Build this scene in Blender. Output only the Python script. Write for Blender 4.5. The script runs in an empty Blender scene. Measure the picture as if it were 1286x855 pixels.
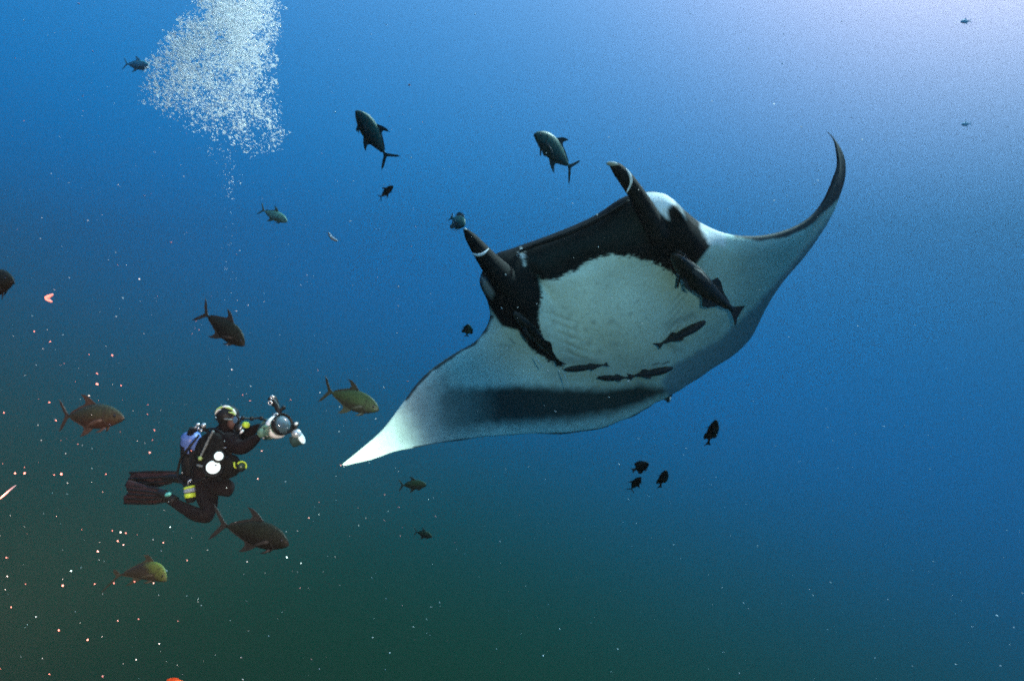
import bpy, bmesh, math, random
import numpy as np
from mathutils import Vector, Matrix, noise, geometry

random.seed(7)
rng = np.random.default_rng(7)
S = bpy.context.scene
COL = S.collection
R = math.radians

# ------------------------------------------------------------------ camera
W0, H0 = 1286.0, 855.0
LENS, PITCH = 24.0, 4.0
cam_d = bpy.data.cameras.new('camera')
cam = bpy.data.objects.new('camera', cam_d)
COL.objects.link(cam)
cam_d.lens = LENS
cam_d.sensor_width = 36.0
cam_d.clip_start = 0.05
cam_d.clip_end = 600.0
cam.location = (0, 0, 0)
cam.rotation_euler = (R(90 + PITCH), 0, 0)
S.camera = cam
FPX = LENS / 36.0 * W0
FWD = Vector((0, math.cos(R(PITCH)), math.sin(R(PITCH))))
UPV = Vector((0, -math.sin(R(PITCH)), math.cos(R(PITCH))))
RGT = Vector((1, 0, 0))


def at(px, py, d):
    """place in the water that is d metres in front of the diver with the camera, seen at px,py"""
    return RGT * ((px - W0 / 2) / FPX * d) + UPV * (-(py - H0 / 2) / FPX * d) + FWD * d


# ------------------------------------------------------------------ light
SUN_AZ, SUN_EL = 52.0, 48.0        # azimuth to the right of +Y, elevation
sun_dir = Vector((math.sin(R(SUN_AZ)) * math.cos(R(SUN_EL)),
                  math.cos(R(SUN_AZ)) * math.cos(R(SUN_EL)), math.sin(R(SUN_EL))))
sd = bpy.data.lights.new('sun', 'SUN')
sd.energy = 5.0
sd.angle = R(4)
sd.color = (0.85, 0.96, 1.0)
sun = bpy.data.objects.new('sun', sd)
COL.objects.link(sun)
sun.location = sun_dir * 30
sun.rotation_euler = (-sun_dir).to_track_quat('-Z', 'Y').to_euler()

# the photographer's two flashes, on arms beside the camera
STROBES = [((-1.15, 0.35, -0.42), (50, 600, 5.6), 1700.0, (1.0, 0.58, 0.46), 76),
           ((-0.75, 0.10, -0.30), (425, 592, 4.5), 1700.0, (0.85, 1.0, 0.92), 16),
           ((0.60, 0.10, 0.30), (765, 326, 5.1), 215.0, (0.84, 1.0, 0.94), 32)]
for loc, aim, pw, colr, ang in STROBES:
    ld = bpy.data.lights.new('camera_strobe', 'SPOT')
    ld.energy = pw
    ld.color = colr
    ld.spot_size = R(ang)
    ld.spot_blend = 1.0
    ld.shadow_soft_size = 0.07
    lo = bpy.data.objects.new('camera_strobe', ld)
    COL.objects.link(lo)
    lo.location = loc
    lo.rotation_euler = (at(*aim) - Vector(loc)).to_track_quat('-Z', 'Y').to_euler()

# open water all round: bright towards the surface and the sun, dark below
world = bpy.data.worlds.new('World')
S.world = world
world.use_nodes = True
wn, wl = world.node_tree.nodes, world.node_tree.links
wn.clear()


def wnode(t, **kw):
    n = wn.new(t)
    for k, v in kw.items():
        setattr(n, k, v)
    return n


tc = wnode('ShaderNodeTexCoord')
sep = wnode('ShaderNodeSeparateXYZ')
wl.new(tc.outputs['Generated'], sep.inputs[0])
mr = wnode('ShaderNodeMapRange')
mr.inputs['From Min'].default_value = -1
mr.inputs['From Max'].default_value = 1
tilt = wnode('ShaderNodeVectorMath', operation='DOT_PRODUCT')
tilt.inputs[1].default_value = (0.31, 0.0, 0.951)      # the sun side is the brighter side
wl.new(tc.outputs['Generated'], tilt.inputs[0])
wl.new(tilt.outputs['Value'], mr.inputs['Value'])
ramp = wnode('ShaderNodeValToRGB')
WR = [(0.00, (0.000, 0.003, 0.002)), (0.26, (0.000, 0.034, 0.016)), (0.35, (0.000, 0.050, 0.036)),
      (0.44, (0.000, 0.080, 0.150)), (0.53, (0.000, 0.130, 0.410)), (0.63, (0.008, 0.182, 0.500)), (0.74, (0.09, 0.27, 0.61)),
      (0.86, (0.24, 0.50, 0.95)), (1.0, (0.35, 0.75, 1.2))]
cr = ramp.color_ramp
cr.interpolation = 'B_SPLINE'
while len(cr.elements) < len(WR):
    cr.elements.new(0.5)
for e, (p, c) in zip(cr.elements, WR):
    e.position = p
    e.color = (*c, 1)
wl.new(mr.outputs[0], ramp.inputs[0])
dot = wnode('ShaderNodeVectorMath', operation='DOT_PRODUCT')
dot.inputs[1].default_value = sun_dir
wl.new(tc.outputs['Generated'], dot.inputs[0])
mx = wnode('ShaderNodeMath', operation='MAXIMUM')
mx.inputs[1].default_value = 0.0
wl.new(dot.outputs['Value'], mx.inputs[0])
pw = wnode('ShaderNodeMath', operation='POWER')
pw.inputs[1].default_value = 15.0
wl.new(mx.outputs[0], pw.inputs[0])
sc_ = wnode('ShaderNodeVectorMath', operation='SCALE')
sc_.inputs[0].default_value = (3.0, 1.35, 1.1)
wl.new(pw.outputs[0], sc_.inputs['Scale'])
add = wnode('ShaderNodeVectorMath', operation='ADD')
wl.new(ramp.outputs[0], add.inputs[0])
wl.new(sc_.outputs[0], add.inputs[1])
bg = wnode('ShaderNodeBackground')
bg.inputs['Strength'].default_value = 1.0
wl.new(add.outputs[0], bg.inputs['Color'])
wo = wnode('ShaderNodeOutputWorld')
wl.new(bg.outputs[0], wo.inputs['Surface'])

S.view_settings.view_transform = 'Standard'
S.view_settings.look = 'None'
S.view_settings.exposure = 0.6
S.view_settings.gamma = 1.0
S.view_settings.use_curve_mapping = False
S.cycles.use_denoising = False          # the photograph is grainy; the sampling grain is left in
S.cycles.use_adaptive_sampling = True
S.cycles.adaptive_threshold = 0.035
S.cycles.adaptive_min_samples = 32
S.cycles.filter_width = 1.9
S.cycles.max_bounces = 6
S.cycles.volume_bounces = 1
S.cycles.transparent_max_bounces = 8

HAZE_D, HAZE_C = 0.040, (0.031, 0.024, 0.021)
HAZE_A = (0.0, 0.283, 0.283)
#@@GEOM@@


# ------------------------------------------------------------------ helpers
def mat(name, color=(0.5, 0.5, 0.5), rough=0.6, spec=0.4, metal=0.0, var=0.25, scale=12.0, bump=0.0, bscale=60.0, coat=0.0,
        c2=None, emis=None):
    """principled material whose colour drifts between two tones on a 3-D noise"""
    m = bpy.data.materials.new(name)
    m.use_nodes = True
    nt = m.node_tree
    b = nt.nodes['Principled BSDF']
    b.inputs['Roughness'].default_value = rough
    b.inputs['Specular IOR Level'].default_value = spec
    b.inputs['Metallic'].default_value = metal
    b.inputs['Coat Weight'].default_value = coat
    t = nt.nodes.new('ShaderNodeTexCoord')
    n = nt.nodes.new('ShaderNodeTexNoise')
    n.inputs['Scale'].default_value = scale
    n.inputs['Detail'].default_value = 4
    nt.links.new(t.outputs['Object'], n.inputs['Vector'])
    r = nt.nodes.new('ShaderNodeValToRGB')
    r.color_ramp.elements[0].position = 0.32
    r.color_ramp.elements[1].position = 0.68
    r.color_ramp.elements[0].color = (*[c * (1 - var) for c in color], 1)
    r.color_ramp.elements[1].color = (*(c2 or [min(1, c * (1 + var)) for c in color]), 1)
    nt.links.new(n.outputs['Fac'], r.inputs[0])
    nt.links.new(r.outputs[0], b.inputs['Base Color'])
    if bump:
        n2 = nt.nodes.new('ShaderNodeTexNoise')
        n2.inputs['Scale'].default_value = bscale
        nt.links.new(t.outputs['Object'], n2.inputs['Vector'])
        bp = nt.nodes.new('ShaderNodeBump')
        bp.inputs['Strength'].default_value = bump
        bp.inputs['Distance'].default_value = 0.01
        nt.links.new(n2.outputs['Fac'], bp.inputs['Height'])
        nt.links.new(bp.outputs[0], b.inputs['Normal'])
    return m


def link(name, me, m, parent=None, smooth=True):
    o = bpy.data.objects.new(name, me)
    COL.objects.link(o)
    if m:
        me.materials.append(m)
    if smooth and len(me.polygons):
        me.polygons.foreach_set('use_smooth', [True] * len(me.polygons))
    if parent:
        o.parent = parent
        o.matrix_parent_inverse = parent.matrix_world.inverted() if parent.matrix_world else Matrix()
    return o


def from_data(name, vs, fs, m, parent=None, smooth=True):
    me = bpy.data.meshes.new(name)
    me.from_pydata([tuple(v) for v in vs], [], fs)
    me.update()
    return link(name, me, m, parent, smooth)


def root(name, label, cat, loc=(0, 0, 0), group=None):
    o = bpy.data.objects.new(name, None)
    COL.objects.link(o)
    o.empty_display_size = 0.1
    o.location = loc
    o.matrix_world = Matrix.Translation(loc)
    o['label'] = label
    o['category'] = cat
    if group:
        o['group'] = group
    return o


def tube_data(path, radii, n=10, flat=1.0, up=None, closed=True):
    """tapered tube through path; flat squashes it across the 'up' direction"""
    path = [Vector(p) for p in path]
    vs, fs = [], []
    k = len(path)
    u = Vector(up) if up is not None else Vector((0.13, 0.31, 0.94))
    for i, p in enumerate(path):
        t = (path[min(i + 1, k - 1)] - path[max(i - 1, 0)]).normalized()
        a = t.cross(u)
        if a.length < 1e-4:
            a = t.cross(Vector((1, 0, 0)))
        a.normalize()
        b = a.cross(t).normalized()
        r = radii[i] if hasattr(radii, '__len__') else radii
        for j in range(n):
            an = 2 * math.pi * j / n
            vs.append(p + a * (math.cos(an) * r) + b * (math.sin(an) * r * flat))
    for i in range(k - 1):
        for j in range(n):
            j2 = (j + 1) % n
            fs.append((i * n + j, i * n + j2, (i + 1) * n + j2, (i + 1) * n + j))
    if closed:
        fs.append(tuple(range(n - 1, -1, -1)))
        fs.append(tuple((k - 1) * n + j for j in range(n)))
    return vs, fs


def cr_spline(pts, n):
    """catmull-rom through pts (arrays of any width), n samples, even in index"""
    P = np.array(pts, float)
    P = np.vstack([2 * P[0] - P[1], P, 2 * P[-1] - P[-2]])
    out = []
    m = len(pts) - 1
    for s in np.linspace(0, m, n):
        i = min(int(s), m - 1)
        t = s - i
        a, b, c, d = P[i], P[i + 1], P[i + 2], P[i + 3]
        out.append(0.5 * ((2 * b) + (-a + c) * t + (2 * a - 5 * b + 4 * c - d) * t * t + (-a + 3 * b - 3 * c + d) * t ** 3))
    return np.array(out)


def merge(parts):
    V, F = [], []
    for vs, fs in parts:
        o = len(V)
        V += list(vs)
        F += [tuple(i + o for i in f) for f in fs]
    return V, F


def ball_data(c, r, nu=12, nv=8, rot=None):
    """ellipsoid, r = radius or (rx, ry, rz)"""
    if not hasattr(r, '__len__'):
        r = (r, r, r)
    c = Vector(c)
    vs, fs = [], []
    for i in range(nv + 1):
        th = math.pi * i / nv
        for j in range(nu):
            ph = 2 * math.pi * j / nu
            v = Vector((math.sin(th) * math.cos(ph) * r[0], math.sin(th) * math.sin(ph) * r[1], math.cos(th) * r[2]))
            if rot:
                v = rot @ v
            vs.append(c + v)
    for i in range(nv):
        for j in range(nu):
            j2 = (j + 1) % nu
            fs.append((i * nu + j, (i + 1) * nu + j, (i + 1) * nu + j2, i * nu + j2))
    return vs, fs


# ------------------------------------------------------------------ the water itself
def haze_box():
    x0, x1, y0, y1, z0, z1 = -32, 32, -14, 33, -16, 8
    vs = [(x, y, z) for x in (x0, x1) for y in (y0, y1) for z in (z0, z1)]
    fs = [(0, 1, 3, 2), (4, 6, 7, 5), (0, 4, 5, 1), (2, 3, 7, 6), (0, 2, 6, 4), (1, 5, 7, 3)]
    m = bpy.data.materials.new('water_volume')
    m.use_nodes = True
    nt = m.node_tree
    nt.nodes.clear()
    v = nt.nodes.new('ShaderNodeVolumePrincipled')
    v.inputs['Density'].default_value = HAZE_D
    v.inputs['Color'].default_value = (*HAZE_C, 1)
    v.inputs['Absorption Color'].default_value = (*HAZE_A, 1)
    v.inputs['Anisotropy'].default_value = 0.0
    o = nt.nodes.new('ShaderNodeOutputMaterial')
    nt.links.new(v.outputs[0], o.inputs['Volume'])
    h = from_data('haze', vs, fs, m, smooth=False)
    h['kind'] = 'stuff'
    h['label'] = 'blue green sea water filling the whole view'
    h['category'] = 'water'
    return h


haze_box()




# ------------------------------------------------------------------ manta ray
def poly_sd(P, X, Y):
    """signed distance (px) to polygon, negative inside"""
    P = np.array(P, float)
    d = np.full(X.shape, 1e9)
    ins = np.zeros(X.shape, bool)
    n = len(P)
    for i in range(n):
        a, b = P[i], P[(i + 1) % n]
        ex, ey = b - a
        wx, wy = X - a[0], Y - a[1]
        t = np.clip((wx * ex + wy * ey) / (ex * ex + ey * ey + 1e-9), 0, 1)
        d = np.minimum(d, np.hypot(wx - ex * t, wy - ey * t))
        c = ((a[1] > Y) != (b[1] > Y)) & (X < (b[0] - a[0]) * (Y - a[1]) / (b[1] - a[1] + 1e-12) + a[0])
        ins ^= c
    return np.where(ins, -d, d)


def line_d(P, X, Y):
    P = np.array(P, float)
    d = np.full(X.shape, 1e9)
    for a, b in zip(P[:-1], P[1:]):
        e = b - a
        wx, wy = X - a[0], Y - a[1]
        t = np.clip((wx * e[0] + wy * e[1]) / (e @ e + 1e-9), 0, 1)
        d = np.minimum(d, np.hypot(wx - e[0] * t, wy - e[1] * t))
    return d


def sstep(d, w):
    """1 inside, 0 outside, soft over +-w px"""
    t = np.clip(0.5 - d / (2 * w), 0, 1)
    return t * t * (3 - 2 * t)


# front edge and rear edge stations of the disc: (px, py, metres away) x2, thickness below, thickness above
ST = [
    ((430, 583, 4.45), (431, 584, 4.45), .004, .004),
    ((452, 565, 4.50), (455, 579, 4.50), .012, .012),
    ((480, 540, 4.60), (492, 569, 4.58), .022, .020),
    ((505, 507, 4.70), (530, 560, 4.68), .030, .026),
    ((524, 481, 4.78), (575, 552, 4.80), .038, .032),
    ((545, 461, 4.86), (620, 548, 4.95), .048, .040),
    ((572, 443, 4.92), (668, 545, 5.10), .060, .050),
    ((595, 430, 4.97), (715, 543, 5.28), .075, .065),
    ((609, 414, 5.00), (755, 538, 5.42), .095, .085),
    ((616, 397, 5.00), (788, 526, 5.55), .120, .11),
    ((613, 378, 4.98), (808, 515, 5.65), .150, .14),
    ((604, 354, 4.94), (820, 508, 5.75), .180, .17),
    ((620, 326, 4.90), (828, 504, 5.82), .205, .20),
    ((652, 314, 4.88), (832, 502, 5.86), .225, .22),
    ((700, 297, 4.89), (834, 501, 5.88), .240, .23),
    ((750, 275, 4.94), (836, 500, 5.90), .240, .23),
    ((793, 248, 5.02), (838, 499, 5.91), .225, .22),
    ((832, 243, 5.12), (841, 497, 5.92), .200, .20),
    ((857, 262, 5.20), (848, 494, 5.93), .160, .17),
    ((882, 281, 5.28), (862, 484, 5.94), .130, .14),
    ((915, 294, 5.40), (884, 470, 5.97), .095, .10),
    ((955, 296, 5.56), (915, 451, 6.02), .070, .075),
    ((990, 288, 5.72), (940, 428, 6.08), .052, .055),
    ((1016, 274, 5.86), (955, 398, 6.14), .042, .045),
    ((1034, 256, 5.98), (975, 366, 6.20), .034, .036),
    ((1044, 238, 6.06), (1006, 327, 6.26), .028, .030),
    ((1050, 218, 6.12), (1032, 292, 6.31), .022, .024),
    ((1053, 203, 6.16), (1052, 255, 6.34), .017, .018),
    ((1050, 187, 6.19), (1062, 218, 6.34), .012, .012),
    ((1046, 174, 6.21), (1058, 190, 6.30), .007, .007),
    ((1039, 165, 6.23), (1040, 167, 6.23), .003, .003),
]
NU, NV = 460, 190
F_ = cr_spline([s[0] for s in ST], NU)
B_ = cr_spline([s[1] for s in ST], NU)
TH = cr_spline([(s[2], s[3]) for s in ST], NU)
v_ = np.linspace(0, 1, NV)
v_ = 0.5 - 0.5 * np.cos(np.pi * v_) * (0.35 + 0.65 * np.abs(np.cos(np.pi * v_)) ** 0.0) if False else v_ ** 1.0
PX = F_[:, None, 0] * (1 - v_) + B_[:, None, 0] * v_
PY = F_[:, None, 1] * (1 - v_) + B_[:, None, 1] * v_
DD = F_[:, None, 2] * (1 - v_) + B_[:, None, 2] * v_
# little unevenness of the free rear margin, and the camber of the swept wings
uu = np.linspace(0, 1, NU)[:, None]
wob = (np.sin(uu * 61) + 0.6 * np.sin(uu * 143 + 1)) * v_ ** 6 * 0.9 * np.clip(np.abs(uu - .5) * 6, 0, 1)
PY = PY + wob
DD = DD - 0.10 * np.sin(np.pi * v_) * np.exp(-((uu - .2) / .10) ** 2) - 0.05 * np.sin(np.pi * v_) * np.exp(-((uu - .8) / .10) ** 2)


# one smooth depth field under the fan of stations, so the sheet has no folds
def dfeat(x, y):
    x, y = (x - 700) / 300.0, (y - 400) / 150.0
    return np.stack([x ** i * y ** j for i in range(5) for j in range(5 - i)], -1)


sel = (uu < .84) & np.ones_like(PX, bool)
coef = np.linalg.lstsq(dfeat(PX[sel], PY[sel]), DD[sel], rcond=None)[0]
wgt = np.clip((.84 - uu) / .10, 0, 1)
wgt = wgt * wgt * (3 - 2 * wgt)
DD = DD * (1 - wgt) + (dfeat(PX, PY) @ coef) * wgt


def px_to_world(px, py, d):
    a = (px - W0 / 2) / FPX * d
    b = -(py - H0 / 2) / FPX * d
    return (a[..., None] * np.array(RGT) + b[..., None] * np.array(UPV) + d[..., None] * np.array(FWD))


MID = px_to_world(PX, PY, DD)
# belly-side normal of the sheet
du = np.gradient(MID, axis=0)
dv = np.gradient(MID, axis=1)
NN = np.cross(du, dv)
NN /= np.linalg.norm(NN, axis=2, keepdims=True) + 1e-9
cam_side = np.sign(-(NN * MID).sum(2))
NN *= (1 if np.median(cam_side) > 0 else -1)
AX = MID[NU // 2, NV // 2] / np.linalg.norm(MID[NU // 2, NV // 2])
for _ in range(30):
    NN[1:-1] = (NN[:-2] + NN[1:-1] * 2 + NN[2:]) / 4
NN /= np.linalg.norm(NN, axis=2, keepdims=True) + 1e-9
prof = (np.clip(v_ / 0.16, 0, 1) * (2 - np.clip(v_ / 0.16, 0, 1))) ** 0.5 * np.clip(1 - v_, 0, 1) ** 0.55
prof[-1] = 0
prof[0] = 0


def bump(cx, cy, rx, ry, ang=0):
    c, s = math.cos(ang), math.sin(ang)
    x = ((PX - cx) * c + (PY - cy) * s) / rx
    y = (-(PX - cx) * s + (PY - cy) * c) / ry
    return np.exp(-(x * x + y * y))


extra = (0.10 * bump(640, 372, 26, 46, -.25) + 0.10 * bump(852, 296, 22, 36, -.35) + 0.03 * bump(672, 425, 16, 40, -.55) + .035 * bump(833, 252, 5, 12, -.5) + .03 * bump(848, 256, 4, 10, -.5)
         + 0.10 * bump(750, 395, 75, 60) - 0.04 * bump(715, 318, 60, 12, -.35) + 0.05 * bump(845, 252, 16, 10)
         + 0.03 * bump(790, 300, 40, 16, -.2) - 0.05 * bump(662, 340, 7, 26, -.5) - .035 * bump(840, 330, 9, 30, -.6))
# gill slits: five shallow grooves either side of the belly
gill = np.zeros_like(PX)
for k in range(5):
    gill += bump(688 + k * 6, 392 + k * 13, 18, 2.2, 0.35) + bump(842 - k * 3, 362 + k * 13, 17, 2.2, -.75)
extra = extra - 0.006 * gill
edge0 = np.minimum(1, v_ / 0.05) * np.minimum(1, (1 - v_) / .05)
VEN = MID + NN * (TH[:, None, 0] * prof + extra * edge0)[..., None]
DOR = MID - NN * (TH[:, None, 1] * prof)[..., None]

# the pattern is laid out on the finished relief
PX = (VEN @ np.array(RGT)) / (VEN @ np.array(FWD)) * FPX + W0 / 2
PY = -(VEN @ np.array(UPV)) / (VEN @ np.array(FWD)) * FPX + H0 / 2
# ---- skin pattern on the belly side
nz = np.array([[noise.noise(Vector((PX[i, j] * .11, PY[i, j] * .11, 0))) for j in range(NV)] for i in range(NU)])
nz2 = np.array([[noise.noise(Vector((PX[i, j] * .028, PY[i, j] * .028, 5))) for j in range(NV)] for i in range(NU)])
nz3 = np.array([[noise.noise(Vector((PX[i, j] * .4, PY[i, j] * .4, 9))) for j in range(NV)] for i in range(NU)])
white = np.array([0.50, 0.64, 0.55])
CLR = np.ones(PX.shape + (3,)) * white
CLR *= (1 + 0.16 * nz2 + 0.07 * nz + 0.06 * nz3)[..., None]
# grey-brown freckling on the belly behind the throat and near the gills
fr = np.clip(nz * 1.5 + 0.1 * nz3, 0, 1) * np.clip(bump(740, 420, 90, 60), 0, 1)
CLR *= (1 - 0.35 * fr)[..., None]


def paint(mask, col):
    global CLR
    CLR = CLR * (1 - mask[..., None]) + np.array(col) * mask[..., None]


# soft grey patch on the rear belly, then pigment bands of the near wing
paint(0.28 * sstep(poly_sd([(690, 420), (740, 440), (830, 450), (900, 400), (930, 380), (900, 440), (840, 478), (760, 480), (700, 470)], PX, PY) + nz * 8, 22), (.12, .20, .20))
trail = [(552, 498), (562, 487), (600, 487), (650, 484), (700, 487), (760, 489), (800, 483), (826, 486), (846, 490), (826, 498), (800, 509), (765, 521), (715, 529), (660, 532), (600, 537), (566, 541), (550, 530)]
tm = sstep(poly_sd(trail, PX, PY) + nz * 2 + 5 * np.clip((PY - 515) / 20, -1, 1) * 0, 7 + 5 * np.clip((PY - 505) / 15, 0, 1)) * np.clip((PX - 508) / 120, 0, 1) ** .7
paint(tm * 0.97, (.013, .031, .029))
paint(0.35 * sstep(poly_sd([(520, 480), (560, 470), (590, 500), (600, 560), (540, 560), (510, 540)], PX, PY) + nz * 8, 22), (.03, .05, .05))
# dark rear margin of the far wing, with water haze in its colour
rb = [(838, 497), (832, 478), (846, 458), (900, 428), (948, 385), (990, 338), (1022, 300), (1050, 262), (1075, 262), (1030, 320), (985, 370), (970, 420), (900, 480), (840, 505)]
paint(sstep(poly_sd(rb, PX, PY) + nz * 1.5, 4.5) * 0.85, (.12, .22, .25))
# thin dark rim all round the rear edge and the front edge of the near wing
rim = sstep(line_d([(520, 562), (575, 553), (620, 549), (668, 546), (715, 544), (755, 539), (788, 527), (812, 514), (828, 505)], PX, PY) - 1.6, 1.0)
paint(rim * .9, (.01, .014, .014))
fr_ = sstep(line_d([(617, 398), (609, 415), (595, 431), (572, 444), (545, 462), (524, 482), (510, 500)], PX, PY) - 2.6 + nz * 1.5, 1.6)
paint(fr_ * .93, (.015, .022, .024))
# dark leading edge of the far wing, widening to the whole tip
fb = [(900, 284), (925, 298), (955, 303), (990, 297), (1016, 285), (1034, 268), (1047, 256), (1062, 240), (1080, 200), (1050, 150), (1020, 160), (1040, 210), (1020, 255), (985, 280), (950, 288), (915, 286)]
paint(sstep(poly_sd(fb, PX, PY) + nz * 1.2, 2.2) * .95, (.018, .030, .034))
# the black mask of head, mouth and gills
belly_top = [(866, 352), (845, 343), (820, 330), (795, 322), (765, 321), (742, 327), (716, 343), (694, 352), (679, 353), (681, 372), (676, 396), (679, 418), (690, 440), (707, 461)]
blk = [(590, 345), (600, 300), (640, 300), (700, 280), (750, 255), (793, 225), (832, 225), (860, 245), (878, 266), (884, 285), (893, 308), (875, 331), (868, 338)] + belly_top + [(692, 455), (666, 438), (651, 415), (630, 409), (617, 390), (605, 372)]
jag = nz * 3 + nz3 * 5
paint(sstep(poly_sd(blk, PX, PY) + jag * np.clip((PX - 640) / 60, 0, 1) * np.clip((868 - PX) / 20, 0, 1), 2.0), (.004, .007, .007))
paint(.6 * sstep(poly_sd([(655, 330), (700, 308), (760, 285), (800, 262), (830, 270), (800, 305), (740, 312), (690, 335)], PX, PY) + nz * 10, 16), (.012, .024, .022))  # dark green sheen inside the mouth, painted as colour
# pale shoulder patches
paint(sstep(poly_sd([(602, 346), (610, 349), (621, 369), (618, 376), (608, 366)], PX, PY) + nz * 1.5, 2.5) * .75, (.30, .34, .34))
paint(sstep(poly_sd([(808, 242), (822, 240), (833, 238), (846, 244), (850, 258), (843, 258), (839, 263), (840, 276), (831, 270), (820, 256)], PX, PY) + nz * 2, 2.5) * .95, (.78, .82, .80))
paint(sstep(poly_sd([(848, 252), (855, 256), (862, 276), (858, 272)], PX, PY), 2.5) * .5, (.5, .6, .6))
paint(sstep(poly_sd([(874, 268), (890, 276), (912, 288), (910, 312), (902, 306), (893, 308), (886, 300), (880, 286)], PX, PY) + nz * 3, 3.5) * .9, (.80, .84, .82))
# the gill slits show through the pale throat as darker lines, and the mouth-fold glint painted pale
paint(np.clip(gill, 0, 1) * .15, (.02, .03, .03))
paint(sstep(line_d([(655, 312), (657, 322)], PX, PY) - 2.2 + nz, 1.2) * .9, (.6, .65, .62))
paint(sstep(line_d([(658, 327), (659, 333)], PX, PY) - 1.6 + nz, 1.2) * .9, (.5, .6, .55))
paint(sstep(line_d([(676, 345), (679, 357), (681, 366)], PX, PY) - 1.2 + nz * 2, 1.5) * .5, (.2, .4, .36))
paint(sstep(line_d([(640, 425), (646, 431)], PX, PY) - 1.0, 1.2) * .6, (.05, .09, .09))
paint(sstep(line_d([(864, 360), (880, 372), (895, 366)], PX, PY) - 2.0 + nz * 6, 3) * .45, (.06, .11, .11))
# dark cloudy marks
paint(sstep(line_d([(838, 408), (870, 396)], PX, PY) - 4 + nz * 2, 4) * .35, (.1, .17, .17))  # faint shadow above the remora, painted into the skin
paint(sstep(line_d([(710, 452), (750, 456)], PX, PY) - 5 + nz * 3, 4) * .35, (.06, .11, .11))
paint(sstep(line_d([(820, 458), (828, 456)], PX, PY) - .8, 1) * .8, (.01, .02, .02))
paint(sstep(line_d([(832, 457), (840, 454)], PX, PY) - 1.0, 1) * .8, (.01, .02, .02))
rs = random.Random(21)
for _ in range(26):      # old scars, smudges and freckles
    cx, cy = rs.uniform(560, 960), rs.uniform(330, 480)
    an, ln = rs.uniform(-.9, .5), rs.uniform(4, 26)
    tone = (.09, .14, .13) if rs.random() < .7 else (.75, .85, .8)
    paint(rs.uniform(.08, .26) * sstep(line_d([(cx, cy), (cx + ln * math.cos(an), cy + ln * math.sin(an))], PX, PY) - rs.uniform(.3, 2.2) + nz3 * 1.5, 1.6) * (CLR[..., 1] > .25), tone)
for _ in range(60):
    cx, cy = rs.gauss(735, 60), rs.gauss(400, 40)
    paint(rs.uniform(.1, .4) * sstep(np.hypot(PX - cx, PY - cy) - rs.uniform(.6, 2.0) + nz3, 1.2) * (CLR[..., 1] > .25), (.10, .15, .14))
CLR = np.clip(CLR, 0.003, 0.9)
DCL = np.ones(PX.shape + (3,)) * np.array([.012, .016, .018]) * (1 + .4 * nz2)[..., None]


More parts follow.
